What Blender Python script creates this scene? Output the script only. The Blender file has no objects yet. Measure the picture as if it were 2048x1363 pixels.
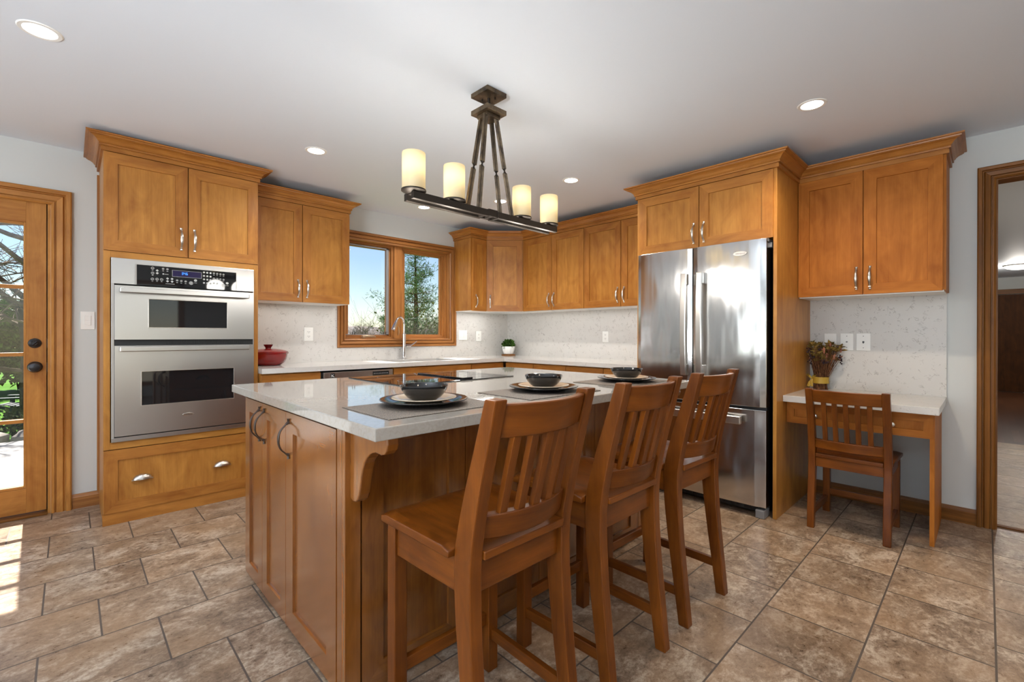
import bpy, math, random
from mathutils import Vector, Matrix
random.seed(7)
sc = bpy.context.scene
C = sc.collection

# ------------------------------------------------------------------ camera
W_PX = 2048.0
F_PX, CX, CY = 916.45, 1032.97, 672.07
yaw, pitch, roll = math.radians(45.72), math.radians(-0.098), math.radians(0.095)
cam_d = bpy.data.cameras.new('camera')
cam = bpy.data.objects.new('camera', cam_d)
C.objects.link(cam)
fwd = Vector((math.cos(yaw)*math.cos(pitch), math.sin(yaw)*math.cos(pitch), math.sin(pitch)))
rgt = Vector((math.sin(yaw), -math.cos(yaw), 0))
upv = rgt.cross(fwd)
r2 = rgt*math.cos(roll) + upv*math.sin(roll)
u2 = upv*math.cos(roll) - rgt*math.sin(roll)
M = Matrix((( r2.x, u2.x, -fwd.x, -4.0782), (r2.y, u2.y, -fwd.y, -4.3513), (r2.z, u2.z, -fwd.z, 1.1868), (0, 0, 0, 1)))
cam.matrix_world = M
cam_d.sensor_width = 36.0
cam_d.lens = F_PX/W_PX*36.0
cam_d.shift_x = (1024.0-CX)/W_PX
cam_d.shift_y = (CY-681.5)/W_PX
cam_d.clip_start = 0.05
cam_d.clip_end = 600
sc.camera = cam

# ------------------------------------------------------------------ world, sun, daylight, exposure
SUN_EL = 52.0
wd = bpy.data.worlds.new('world'); sc.world = wd
wd.use_nodes = True
wn = wd.node_tree.nodes; wl = wd.node_tree.links
wn.clear()
wo = wn.new('ShaderNodeOutputWorld'); wb_ = wn.new('ShaderNodeBackground')
sky = wn.new('ShaderNodeTexSky'); sky.sky_type = 'NISHITA'
sky.sun_disc = False
sky.sun_elevation = math.radians(SUN_EL); sky.sun_rotation = 0.0
sky.air_density = 1.0; sky.dust_density = 0.0; sky.ozone_density = 1.6
wl.new(sky.outputs['Color'], wb_.inputs['Color'])
wb_.inputs['Strength'].default_value = 0.105
wl.new(wb_.outputs[0], wo.inputs['Surface'])

def lamp(name, kind, loc, energy, color=(1, 1, 1), target=None, **kw):
    d = bpy.data.lights.new(name, kind); d.energy = energy; d.color = color
    for k, v in kw.items(): setattr(d, k, v)
    o = bpy.data.objects.new(name, d); C.objects.link(o); o.location = loc
    if target is not None:
        o.rotation_euler = (Vector(target)-Vector(loc)).to_track_quat('-Z', 'Y').to_euler()
    return o

sd = Vector((-0.02, math.cos(math.radians(SUN_EL)), math.sin(math.radians(SUN_EL))))
lamp('sun', 'SUN', sd*30, 14.0, (1.0, 0.95, 0.88), (0, 0, 0), angle=math.radians(0.6))
# daylight of the left window, and an added fill lamp behind the camera
lamp('daylight_side', 'AREA', (-7.35, -2.9, 1.25), 40, (0.84, 0.92, 1.0), (0, -2.9, 1.25), shape='RECTANGLE', size=2.6, size_y=2.0)
lamp('rear_fill', 'AREA', (-4.2, -8.35, 1.25), 10, (1.0, 0.93, .84), (-4.2, 0, 1.25), shape='RECTANGLE', size=3.4, size_y=2.0)
lamp('ceiling_fill_uplight', 'AREA', (-6.2, -4.4, 1.0), 185, (.86, .93, 1.0), (-5.9, -4.3, 3), shape='DISK', size=1.2)  # unseen fill lamp added to brighten the ceiling
sc.view_settings.view_transform = 'Standard'
sc.view_settings.look = 'None'
sc.view_settings.exposure = 0.32
sc.view_settings.gamma = 1.0
sc.view_settings.use_curve_mapping = False
sc.cycles.use_denoising = True
sc.cycles.max_bounces = 8
sc.cycles.diffuse_bounces = 5
sc.cycles.transparent_max_bounces = 12
sc.cycles.sample_clamp_indirect = 6.0
sc.cycles.caustics_reflective = False
sc.cycles.caustics_refractive = False

# ------------------------------------------------------------------ materials
def lin(r, g, b):
    f = lambda c: (c/12.92 if c <= 0.04045 else ((c+0.055)/1.055)**2.4)
    return (f(r/255), f(g/255), f(b/255), 1.0)

class NT:
    def __init__(s, name):
        s.m = bpy.data.materials.new(name); s.m.use_nodes = True
        s.t = s.m.node_tree; s.n = s.t.nodes; s.n.clear()
        s.out = s.n.new('ShaderNodeOutputMaterial')
    def a(s, typ, **kw):
        n = s.n.new('ShaderNode'+typ)
        for k, v in kw.items():
            if k.startswith('i_'):
                n.inputs[k[2:].replace('_', ' ')].default_value = v
            else: setattr(n, k, v)
        return n
    def l(s, a, b): s.t.links.new(a, b)
    def pr(s, base=(.8, .8, .8, 1), rough=.5, metal=0., spec=.5, coat=0.):
        p = s.a('BsdfPrincipled')
        p.inputs['Base Color'].default_value = base; p.inputs['Roughness'].default_value = rough
        p.inputs['Metallic'].default_value = metal; p.inputs['Specular IOR Level'].default_value = spec
        p.inputs['Coat Weight'].default_value = coat
        s.l(p.outputs[0], s.out.inputs['Surface']); s.p = p
        return p
    def mapping(s, src, scale=(1, 1, 1), loc=(0, 0, 0)):
        mp = s.a('Mapping'); s.l(src, mp.inputs['Vector'])
        mp.inputs['Scale'].default_value = scale; mp.inputs['Location'].default_value = loc
        return mp.outputs[0]
    def noise(s, vec, scale, detail=3, rough=.5, dist=0.):
        n = s.a('TexNoise'); s.l(vec, n.inputs['Vector'])
        n.inputs['Scale'].default_value = scale; n.inputs['Detail'].default_value = detail
        n.inputs['Roughness'].default_value = rough; n.inputs['Distortion'].default_value = dist
        return n.outputs['Fac']
    def ramp(s, fac, stops, interp='LINEAR'):
        r = s.a('ValToRGB'); s.l(fac, r.inputs[0]); r.color_ramp.interpolation = interp
        e = r.color_ramp.elements
        while len(e) < len(stops): e.new(0.5)
        for k, (p, c) in enumerate(stops): e[k].position = p; e[k].color = c
        return r.outputs[0]
    def mix(s, fac, a, b, typ='MIX'):
        m = s.a('MixRGB', blend_type=typ)
        for i, v in ((0, fac), (1, a), (2, b)):
            if isinstance(v, (int, float, tuple)): m.inputs[i].default_value = v
            else: s.l(v, m.inputs[i])
        return m.outputs[0]
    def math(s, op, a, b=0.):
        m = s.a('Math', operation=op)
        for i, v in ((0, a), (1, b)):
            if isinstance(v, (int, float)): m.inputs[i].default_value = v
            else: s.l(v, m.inputs[i])
        return m.outputs[0]
    def bump(s, h, strength=.2, dist=.01):
        b = s.a('Bump'); s.l(h, b.inputs['Height']); b.inputs['Strength'].default_value = strength
        b.inputs['Distance'].default_value = dist; s.l(b.outputs[0], s.p.inputs['Normal'])
    def tc(s, o='Object'):
        return s.a('TexCoord').outputs[o]
    def rnd(s): return s.a('ObjectInfo').outputs['Random']

def plain(name, col, rough=.5, metal=0., spec=.5, coat=0.):
    t = NT(name); t.pr(col, rough, metal, spec, coat); return t.m

def wood(name, dark, light, rough=.34, blotch=.55, streak=(1.6, 26), spec=.45, var=.12, coat=0., coatr=.17):
    t = NT(name); p = t.pr(light, rough, 0, spec, coat); p.inputs['Coat Roughness'].default_value = coatr; p.inputs['Coat IOR'].default_value = 1.6
    uv = t.tc('UV')
    mp = t.mapping(uv, (streak[0], streak[1], 1))
    f1 = t.noise(mp, 1.0, 5, .6, .6)
    mp2 = t.mapping(uv, (2.2, 4.5, 1))
    f2 = t.noise(mp2, 1.5, 3, .6, 1.2)
    mp3 = t.mapping(uv, (9, 160, 1))
    f3 = t.noise(mp3, 1.0, 2, .5)
    f = t.math('ADD', t.math('MULTIPLY', f1, 1-blotch), t.math('MULTIPLY', f2, blotch))
    f = t.math('ADD', f, t.math('MULTIPLY', t.math('SUBTRACT', f3, .5), .16))
    f = t.math('ADD', f, t.math('MULTIPLY', t.math('SUBTRACT', t.rnd(), .5), var))
    col = t.ramp(f, [(.30, dark), (.68, light)])
    t.l(col, p.inputs['Base Color'])
    t.bump(f3, .04, .002)
    return t.m

MAT = {}
MAT['panel'] = wood('maple_panel', lin(146, 91, 35), lin(190, 134, 63), spec=.32)
MAT['frame'] = wood('maple_frame', lin(136, 82, 31), lin(182, 123, 57), spec=.32)
MAT['stool'] = wood('cherry_stain', lin(76, 35, 7), lin(130, 71, 20), rough=.3, spec=.25, coat=.12)
MAT['isl'] = wood('island_maple_shaded', lin(108, 60, 19), lin(150, 92, 36), rough=.24, spec=.5, coat=.8, coatr=.2)  # same maple, darkened in colour for the shade on the island
MAT['deskw'] = wood('desk_maple_warm_lit', lin(142, 80, 24), lin(186, 116, 46), rough=.5, spec=.14)  # cabinet maple, reddened in colour for the light at the desk
MAT['oak'] = wood('oak_trim', lin(118, 70, 28), lin(176, 120, 64), rough=.38, blotch=.2, streak=(1.2, 40))
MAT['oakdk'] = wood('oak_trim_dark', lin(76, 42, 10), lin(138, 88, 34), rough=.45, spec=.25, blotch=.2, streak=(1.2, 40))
MAT['doorw'] = wood('door_wood', lin(152, 96, 40), lin(198, 140, 70), rough=.4, spec=.25)
MAT['darkdoor'] = wood('dark_door_wood', lin(58, 32, 12), lin(92, 54, 22), rough=.6, spec=.2)
MAT['deckw'] = wood('deck_boards', lin(140, 137, 132), lin(172, 168, 163), rough=.7)
MAT['gap'] = plain('shadow_gap', lin(26, 14, 8), .8)

def quartz(name, base, vein, scale=6.0, amt=.8, rough=.12, mott=None):
    t = NT(name); p = t.pr(base, rough, 0, .5 if rough < .2 else .22)
    oc = t.tc('Object')
    n1 = t.noise(oc, scale, 5, .62, 1.6)
    line = t.math('LESS_THAN', t.math('ABSOLUTE', t.math('SUBTRACT', n1, .5)), .013)
    n2 = t.noise(oc, scale*1.9, 3, .55, .4)
    gate = t.math('GREATER_THAN', n2, .55)
    n3 = t.noise(oc, scale*.6, 2, .5)
    v = t.math('MULTIPLY', t.math('MULTIPLY', line, gate), amt)
    b2 = t.mix(n3, tuple(c*.93 for c in base[:3])+(1,), base)
    if mott:
        n4 = t.noise(oc, 55, 4, .7, 1.0)
        b2 = t.mix(t.ramp(n4, [(.46, (0, 0, 0, 1)), (.60, (1, 1, 1, 1))]), b2, mott)
    t.l(t.mix(v, b2, vein), p.inputs['Base Color'])
    return t.m
MAT['quartz'] = quartz('pale_quartz', lin(206, 204, 200), lin(124, 118, 114), 14.0, .58, .3)
MAT['quartzt'] = quartz('pale_quartz_polished', lin(208, 205, 200), lin(140, 132, 124), 12.0, .4, .09)
MAT['quartzi'] = quartz('island_quartz', lin(166, 161, 153), lin(156, 150, 142), 9.0, .15, .045, mott=lin(156, 150, 141))

def wallpaint(name, col):
    t = NT(name); p = t.pr(col, .6, 0, .3)
    n = t.noise(t.tc('Object'), 90, 2, .5)
    t.bump(n, .05, .002)
    return t.m
MAT['wall'] = wallpaint('wall_paint', lin(204, 207, 205))
MAT['ceil'] = wallpaint('ceiling_paint', lin(222, 229, 238))
MAT['white'] = plain('white_plastic', lin(236, 236, 232), .35)
MAT['slot'] = plain('outlet_slots', lin(60, 56, 52), .6)
MAT['nickel'] = plain('brushed_nickel', (.62, .58, .53, 1), .28, 1.0)
MAT['pewter'] = plain('dark_pewter', (.13, .11, .10, 1), .32, 1.0)
MAT['bronze'] = plain('oil_rubbed_bronze', (.035, .033, .035, 1), .28, .6)
MAT['chrome'] = plain('chrome', (.72, .72, .74, 1), .06, 1.0)
MAT['black'] = plain('black_plastic', (.012, .012, .013, 1), .4)
MAT['bglass'] = plain('black_glass', (.01, .01, .011, 1), .03, 0, .6)
MAT['greyp'] = plain('grey_plastic', lin(128, 128, 130), .5)
MAT['btn'] = plain('button_print', lin(176, 176, 172), .5)
MAT['navy'] = plain('display_navy', lin(38, 32, 66), .1)

def steel(name, base=(.60, .59, .58, 1), rough=.17, wav=.8):
    t = NT(name); p = t.pr(base, rough, 1.0)
    uv = t.tc('UV')
    p.inputs['Anisotropic'].default_value = .65
    tg = t.a('Tangent', direction_type='UV_MAP'); t.l(tg.outputs[0], p.inputs['Tangent'])
    br = t.noise(t.mapping(uv, (3, 500, 1)), 1.0, 1, .5)
    t.l(t.math('ADD', t.math('MULTIPLY', br, .012), rough-.006), p.inputs['Roughness'])
    w = t.noise(t.mapping(uv, (5.0, 1.4, 1)), 1.0, 2, .4)
    t.bump(w, wav, .02)
    return t.m
MAT['steel'] = steel('stainless_steel')
MAT['steelo'] = steel('stainless_oven', (.52, .51, .50, 1), .30, .10)

def antique(name):
    t = NT(name); p = t.pr((.1, .08, .06, 1), .42, .85)
    n = t.noise(t.mapping(t.tc('Object'), (14, 14, 14)), 1.0, 4, .6)
    t.l(t.ramp(n, [(.35, lin(58, 50, 44)), (.68, lin(126, 108, 86))]), p.inputs['Base Color'])
    return t.m
MAT['antique'] = antique('antique_bronze')
MAT['antiqued'] = plain('antique_bronze_dark', lin(62, 56, 50), .45, .8)

def glasspane(name):
    t = NT(name)
    tr = t.a('BsdfTransparent'); gl = t.a('BsdfGlossy'); gl.inputs['Roughness'].default_value = 0.0
    lw = t.a('LayerWeight'); lw.inputs['Blend'].default_value = .5
    fr = t.math('ADD', .035, t.math('MULTIPLY', t.math('POWER', lw.outputs['Facing'], 4.0), .8))
    mx = t.a('MixShader'); t.l(fr, mx.inputs[0]); t.l(tr.outputs[0], mx.inputs[1]); t.l(gl.outputs[0], mx.inputs[2])
    t.l(mx.outputs[0], t.out.inputs['Surface'])
    return t.m
MAT['pane'] = glasspane('window_glass')

def emit(name, col, strength):
    t = NT(name); e = t.a('Emission'); e.inputs['Color'].default_value = col; e.inputs['Strength'].default_value = strength
    t.l(e.outputs[0], t.out.inputs['Surface']); return t.m
MAT['led'] = emit('lamp_lens', (1, .96, .9, 1), 9.0)
MAT['digits'] = emit('display_digits', lin(70, 140, 255), 2.2)

def shade_glass(name):
    t = NT(name)
    d = t.a('BsdfDiffuse'); d.inputs['Color'].default_value = lin(238, 228, 200)
    tr = t.a('BsdfTranslucent'); tr.inputs['Color'].default_value = lin(245, 235, 208)
    m1 = t.a('MixShader'); m1.inputs[0].default_value = .55
    t.l(d.outputs[0], m1.inputs[1]); t.l(tr.outputs[0], m1.inputs[2])
    g = t.a('BsdfGlossy'); g.inputs['Roughness'].default_value = .3
    m2 = t.a('MixShader'); m2.inputs[0].default_value = .05
    t.l(m1.outputs[0], m2.inputs[1]); t.l(g.outputs[0], m2.inputs[2])
    t.l(m2.outputs[0], t.out.inputs['Surface'])
    return t.m
MAT['shade'] = shade_glass('cream_glass_shade')

def tiles(name, cols, grout, size=.3515, ox=4.162, oy=1.567, rough=.36):
    t = NT(name); p = t.pr((.5, .5, .5, 1), rough, 0, .45)
    oc = t.tc('Object')
    mp = t.mapping(oc, (1, 1, 1), (ox+size*.5+size*100, oy+size*100, 0))
    b = t.a('TexBrick'); t.l(mp, b.inputs['Vector'])
    b.offset = .5; b.offset_frequency = 2; b.squash = 1.0
    b.inputs['Scale'].default_value = 1.0
    b.inputs['Brick Width'].default_value = size; b.inputs['Row Height'].default_value = size
    b.inputs['Mortar Size'].default_value = .0034; b.inputs['Mortar Smooth'].default_value = .12
    b.inputs['Bias'].default_value = 0.0
    b.inputs['Color1'].default_value = (0, 0, 0, 1); b.inputs['Color2'].default_value = (1, 1, 1, 1); b.inputs['Mortar'].default_value = (.5, .5, .5, 1)
    # stone clouding, shifted per tile
    sh = t.a('VectorMath', operation='SCALE'); t.l(b.outputs['Color'], sh.inputs[0]); sh.inputs['Scale'].default_value = 7.3
    ad = t.a('VectorMath', operation='ADD'); t.l(oc, ad.inputs[0]); t.l(sh.outputs[0], ad.inputs[1])
    st = t.mapping(ad.outputs[0], (1.25, 1.6, 1))
    n1 = t.noise(st, 5.0, 7, .68, .7)
    n2 = t.noise(st, 30, 7, .8, .4)
    n3 = t.noise(st, 2.2, 3, .5)
    f = t.math('ADD', t.math('MULTIPLY', n1, .5), t.math('MULTIPLY', n2, .5))
    c1 = t.ramp(f, [(.38, cols[0]), (.5, cols[1]), (.60, cols[2])])
    c2 = t.mix(t.ramp(n3, [(.4, (0, 0, 0, 1)), (.65, (1, 1, 1, 1))]), c1, t.mix(.5, c1, cols[3]))
    pt = t.math('ADD', .86, t.math('MULTIPLY', b.outputs['Color'], .24))
    cc = t.a('VectorMath', operation='SCALE'); t.l(c2, cc.inputs[0]); t.l(pt, cc.inputs['Scale'])
    t.l(t.mix(b.outputs['Fac'], cc.outputs[0], grout), p.inputs['Base Color'])
    h = t.math('SUBTRACT', t.math('MULTIPLY', f, .35), b.outputs['Fac'])
    t.bump(h, .5, .006)
    rr = t.math('ADD', rough-.1, t.math('MULTIPLY', n2, .22))
    t.l(t.math('ADD', rr, t.math('MULTIPLY', b.outputs['Fac'], .3)), p.inputs['Roughness'])
    return t.m
MAT['tile'] = tiles('floor_tile', [lin(82, 66, 53), lin(143, 122, 102), lin(198, 183, 164), lin(166, 135, 104)], lin(88, 78, 70), rough=.29)
MAT['tileh'] = tiles('hall_tile_lit', [lin(140, 116, 94), lin(182, 156, 130), lin(208, 186, 162), lin(196, 162, 124)], lin(120, 104, 90))  # same tile with the hall's yellowish light put into the colours

def planks(name):
    t = NT(name); p = t.pr((.3, .2, .1, 1), .3)
    oc = t.tc('Object')
    b = t.a('TexBrick'); t.l(t.mapping(oc, (1, 1, 1), (50, 50, 0)), b.inputs['Vector'])
    b.inputs['Scale'].default_value = 1; b.inputs['Brick Width'].default_value = .9; b.inputs['Row Height'].default_value = .07
    b.inputs['Mortar Size'].default_value = .001
    b.inputs['Color1'].default_value = lin(92, 56, 36); b.inputs['Color2'].default_value = lin(132, 86, 58); b.inputs['Mortar'].default_value = lin(50, 30, 20)
    n = t.noise(t.mapping(oc, (2, 30, 1)), 1, 4, .6)
    t.l(t.mix(n, b.outputs['Color'], lin(96, 60, 40)), p.inputs['Base Color'])
    return t.m
MAT['hallwood'] = planks('hall_wood_floor')

def leafy(name, a, b, scale=3.0, trans=.3):
    t = NT(name); p = t.pr(a, .8, 0, .05)
    n = t.noise(t.tc('Object'), scale, 3, .6)
    t.l(t.ramp(n, [(.35, a), (.65, b)]), p.inputs['Base Color'])
    return t.m
MAT['needle'] = leafy('pine_needles', lin(62, 98, 76), lin(140, 166, 112), 2.2)
MAT['leaf'] = leafy('shrub_leaves', lin(60, 74, 34), lin(128, 136, 70), 5)
MAT['box'] = leafy('boxwood_leaves', lin(36, 60, 24), lin(84, 116, 50), 40)
MAT['twig'] = leafy('bare_twigs', lin(84, 70, 60), lin(132, 114, 100), 4)
MAT['bark'] = leafy('tree_bark', lin(52, 44, 40), lin(92, 80, 72), 6)
MAT['farwood'] = leafy('far_woods', lin(92, 88, 88), lin(128, 120, 116), .5)
MAT['grass'] = leafy('lawn_grass', lin(50, 92, 10), lin(76, 120, 20), 1.2)
MAT['hedge'] = leafy('hedge_leaves', lin(44, 60, 30), lin(88, 102, 56), 4)
MAT['rock'] = leafy('border_rocks', lin(110, 104, 98), lin(168, 160, 150), 3)
MAT['adir'] = plain('dark_green_chair_paint', lin(30, 40, 44), .6)
MAT['redenamel'] = plain('red_enamel', lin(124, 8, 12), .2, 0, .5, .2)
MAT['ddred'] = plain('dark_red_knob', lin(98, 12, 16), .25, 0, .5)
MAT['potwhite'] = plain('white_ceramic', lin(240, 240, 238), .3)
MAT['soil'] = plain('soil', lin(40, 30, 22), .9)
MAT['charcoal'] = plain('charcoal_glaze', lin(36, 35, 34), .12, 0, .6)
MAT['tan'] = plain('tan_glaze', lin(212, 190, 164), .14, 0, .6)
MAT['stem'] = leafy('dried_stems', lin(74, 46, 34), lin(138, 96, 66), 60)
MAT['dryleaf'] = leafy('dried_leaves', lin(80, 68, 34), lin(150, 122, 64), 30)
MAT['dryberry'] = leafy('dried_berries', lin(44, 36, 46), lin(76, 60, 60), 50)
MAT['drypink'] = leafy('dried_petals', lin(130, 78, 64), lin(190, 136, 108), 50)
MAT['ribbon'] = plain('yellow_ribbon', lin(172, 140, 46), .55)
def weave(name):
    t = NT(name); p = t.pr(lin(86, 82, 80), .55)
    oc = t.tc('Object')
    v = t.a('TexVoronoi'); t.l(oc, v.inputs['Vector']); v.inputs['Scale'].default_value = 190
    n = t.noise(oc, 5, 2)
    c = t.ramp(v.outputs['Distance'], [(.15, lin(150, 136, 120)), (.6, lin(58, 56, 58))])
    t.l(t.mix(n, c, lin(104, 92, 80)), p.inputs['Base Color'])
    t.bump(v.outputs['Distance'], .5, .002)
    return t.m
MAT['mat'] = weave('woven_placemat')
MAT['rubber'] = plain('vent_black', (.02, .02, .02, 1), .6)

# ------------------------------------------------------------------ mesh building
Z3 = Vector((0, 0, 1)); X3 = Vector((1, 0, 0)); Y3 = Vector((0, 1, 0))
class MB:
    def __init__(s): s.v = []; s.f = []; s.g = []; s.m = []; s.o = []; s.sm = []
    def add(s, vs, fs, grain=Z3, mat=0, smooth=False):
        b = len(s.v); s.v += [Vector(p) for p in vs]
        off = (random.random()*9, random.random()*9)
        for f in fs:
            s.f.append(tuple(b+i for i in f)); s.g.append(grain); s.m.append(mat); s.o.append(off); s.sm.append(smooth)
    HF = [(0, 3, 2, 1), (4, 5, 6, 7), (0, 1, 5, 4), (1, 2, 6, 5), (2, 3, 7, 6), (3, 0, 4, 7)]
    def hexa(s, p, grain=Z3, mat=0): s.add(p, s.HF, grain, mat)
    def box(s, x0, x1, y0, y1, z0, z1, grain=Z3, mat=0):
        x0, x1 = sorted((x0, x1)); y0, y1 = sorted((y0, y1)); z0, z1 = sorted((z0, z1))
        s.hexa([(x0, y0, z0), (x1, y0, z0), (x1, y1, z0), (x0, y1, z0), (x0, y0, z1), (x1, y0, z1), (x1, y1, z1), (x0, y1, z1)], grain, mat)
    def prism(s, pts, vec, grain=Z3, mat=0, smooth=False):
        n = len(pts); pts = [Vector(p) for p in pts]; vec = Vector(vec)
        nr = Vector((0, 0, 0))
        for i in range(n): nr += pts[i].cross(pts[(i+1) % n])
        if nr.dot(vec) > 0: pts = pts[::-1]
        s.add(pts+[p+vec for p in pts], [tuple(range(n)), tuple(range(2*n-1, n-1, -1))], grain, mat)
        b = len(s.v)-2*n
        off = s.o[-1]
        for i in range(n):
            j = (i+1) % n
            s.f.append((b+j, b+i, b+n+i, b+n+j)); s.g.append(grain); s.m.append(mat); s.o.append(off); s.sm.append(smooth)
    def lathe(s, prof, cen=(0, 0, 0), seg=32, mat=0, axis='Z', scallop=None, sx=1, sy=1):
        cen = Vector(cen); n = len(prof); vs = []
        for k in range(seg):
            a = 2*math.pi*k/seg
            for (r, h) in prof:
                rr = r*(1+(scallop[1]*math.cos(scallop[0]*a) if scallop else 0))
                c, d = rr*math.cos(a)*sx, rr*math.sin(a)*sy
                if axis == 'Z': p = (c, d, h)
                elif axis == 'Y': p = (c, h, -d)
                else: p = (h, c, d)
                vs.append(cen+Vector(p))
        fs = []
        for k in range(seg):
            k2 = (k+1) % seg
            for i in range(n-1): fs.append((k*n+i, k2*n+i, k2*n+i+1, k*n+i+1))
        s.add(vs, fs, Z3, mat, True)
        b = len(s.v)-len(vs)
        for e, rev in ((0, True), (n-1, False)):
            if prof[e][0] > 1e-6:
                loop = [b+k*n+e for k in range(seg)]
                s.f.append(tuple(loop[::-1] if rev else loop)); s.g.append(Z3); s.m.append(mat); s.o.append((0, 0)); s.sm.append(False)
    def tube(s, pts, rad, seg=8, mat=0, grain=Z3, flat=1.0, ref=None):
        pts = [Vector(p) for p in pts]; n = len(pts)
        if not isinstance(rad, (list, tuple)): rad = [rad]*n
        vs = []; prev = None
        for i in range(n):
            t = (pts[min(i+1, n-1)]-pts[max(i-1, 0)]).normalized()
            r_ = ref if ref is not None else (prev if prev is not None else (X3 if abs(t.x) < .8 else Y3))
            a = t.cross(r_)
            if a.length < 1e-5: a = t.cross(Y3 if abs(t.y) < .8 else X3)
            a.normalize(); b = a.cross(t).normalized(); prev = b
            for k in range(seg):
                q = 2*math.pi*k/seg
                vs.append(pts[i]+a*math.cos(q)*rad[i]+b*math.sin(q)*rad[i]*flat)
        fs = []
        for i in range(n-1):
            for k in range(seg):
                k2 = (k+1) % seg
                fs.append((i*seg+k, (i+1)*seg+k, (i+1)*seg+k2, i*seg+k2))
        fs.append(tuple(range(seg))); fs.append(tuple((n-1)*seg+k for k in range(seg))[::-1])
        s.add(vs, fs, grain, mat, seg > 4)
    def sweep(s, path, prof, mat=0, z0=0., side=1):
        """prof (offset, height) swept along a horizontal polyline, mitred; offset goes to the side of travel (side=1: left)"""
        P = [Vector((p[0], p[1])) for p in path]; n = len(P); dirs = []
        for i in range(n-1):
            d = (P[i+1]-P[i]).normalized(); dirs.append(d)
        for i in range(n-1):
            d = dirs[i]; nn = Vector((-d.y, d.x))*side
            rows = []
            for e, (a, b) in ((i, (i-1, i)), (i+1, (i, i+1))):
                if a < 0 or b >= n-1: m = nn.copy(); k = 1.0
                else:
                    n1 = Vector((-dirs[a].y, dirs[a].x))*side; n2 = Vector((-dirs[b].y, dirs[b].x))*side
                    m = (n1+n2).normalized(); k = 1.0/max(.2, m.dot(nn))
                rows.append([(P[e].x+m.x*k*o, P[e].y+m.y*k*o, z0+h) for (o, h) in prof])
            q = len(prof); vs = rows[0]+rows[1]; fs = []
            for j in range(q):
                j2 = (j+1) % q
                fs.append((j, j2, q+j2, q+j))
            fs.append(tuple(range(q))[::-1]); fs.append(tuple(q+j for j in range(q)))
            if side < 0: fs = [f[::-1] for f in fs]
            s.add(vs, fs, Vector((d.x, d.y, 0)), mat)
    def mesh(s, name, mats, org=(0, 0, 0), ang=32):
        me = bpy.data.meshes.new(name); org = Vector(org)
        me.from_pydata([v-org for v in s.v], [], s.f)
        for m in mats: me.materials.append(m)
        uv = me.uv_layers.new(name='UVMap')
        for p, g, mi, off, smf in zip(me.polygons, s.g, s.m, s.o, s.sm):
            p.material_index = mi
            nn = p.normal; gg = g
            if abs(nn.dot(gg)) > .9: gg = X3 if abs(nn.x) < .8 else Y3
            t = nn.cross(gg)
            if t.length > 1e-6: t.normalize()
            for li in p.loop_indices:
                co = me.vertices[me.loops[li].vertex_index].co
                uv.data[li].uv = (co.dot(gg)+off[0], co.dot(t)+off[1])
        me.update()
        if any(s.sm):
            me.shade_smooth(); me.set_sharp_from_angle(angle=math.radians(ang))
        return me

ORG = {}
def _props(o, label, cat, group, kind):
    if label: o['label'] = label
    if cat: o['category'] = cat
    if group: o['group'] = group
    if kind: o['kind'] = kind
def root(name, loc, label, cat, group=None, kind=None):
    o = bpy.data.objects.new(name, None); C.objects.link(o); o.location = loc
    o.empty_display_size = .05
    ORG[o] = Vector(loc); _props(o, label, cat, group, kind)
    return o
def part(name, mb, mats, parent, bevel=0., label=None, ang=32, kind=None):
    org = ORG[parent]
    if not isinstance(mats, (list, tuple)): mats = [mats]
    o = bpy.data.objects.new(name, mb.mesh(name, mats, org, ang)); C.objects.link(o)
    o.parent = parent; ORG[o] = org
    if label: o['label'] = label
    if kind: o['kind'] = kind
    if bevel: bev(o, bevel)
    return o
def bev(o, w):
    m = o.modifiers.new('bevel', 'BEVEL'); m.width = w; m.segments = 2; m.limit_method = 'ANGLE'; m.angle_limit = math.radians(40)
def single(name, mb, mats, loc, label=None, cat=None, group=None, kind=None, bevel=0., ang=32):
    if not isinstance(mats, (list, tuple)): mats = [mats]
    o = bpy.data.objects.new(name, mb.mesh(name, mats, loc, ang)); C.objects.link(o); o.location = loc
    ORG[o] = Vector(loc); _props(o, label, cat, group, kind)
    if bevel: bev(o, bevel)
    return o
def dup(src, loc, label=None, rotz=None, group=None, scale=None):
    r = src.copy(); C.objects.link(r); r.location = loc
    if rotz is not None: r.rotation_euler = (0, 0, rotz)
    if scale: r.scale = (scale, scale, scale)
    if label: r['label'] = label
    if group: r['group'] = group
    for ch in list(src.children):
        c = ch.copy(); C.objects.link(c); c.parent = r
        for g in list(ch.children):
            d = g.copy(); C.objects.link(d); d.parent = c
    return r
def struct(name, mb, mats, label=None, loc=(0, 0, 0), bevel=0.):
    return single(name, mb, mats, loc, label, None, None, 'structure', bevel)

class Fr:
    """local frame on a vertical face: u to the right, z up, d out of the face"""
    def __init__(s, o, u, n): s.o = Vector(o); s.u = Vector(u).normalized(); s.n = Vector(n).normalized()
    def p(s, u, z, d): return s.o+s.u*u+s.n*d+Z3*z
    def hexa(s, mb, u0, u1, z0, z1, d0, d1, grain=None, mat=0):
        g = grain if grain is not None else Z3
        q = [s.p(u0, z0, d0), s.p(u1, z0, d0), s.p(u1, z0, d1), s.p(u0, z0, d1), s.p(u0, z1, d0), s.p(u1, z1, d0), s.p(u1, z1, d1), s.p(u0, z1, d1)]
        # orientation check
        if s.u.cross(s.n).dot(Z3) < 0:
            q = [q[0], q[3], q[2], q[1], q[4], q[7], q[6], q[5]]
        mb.hexa(q, g, mat)

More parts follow.
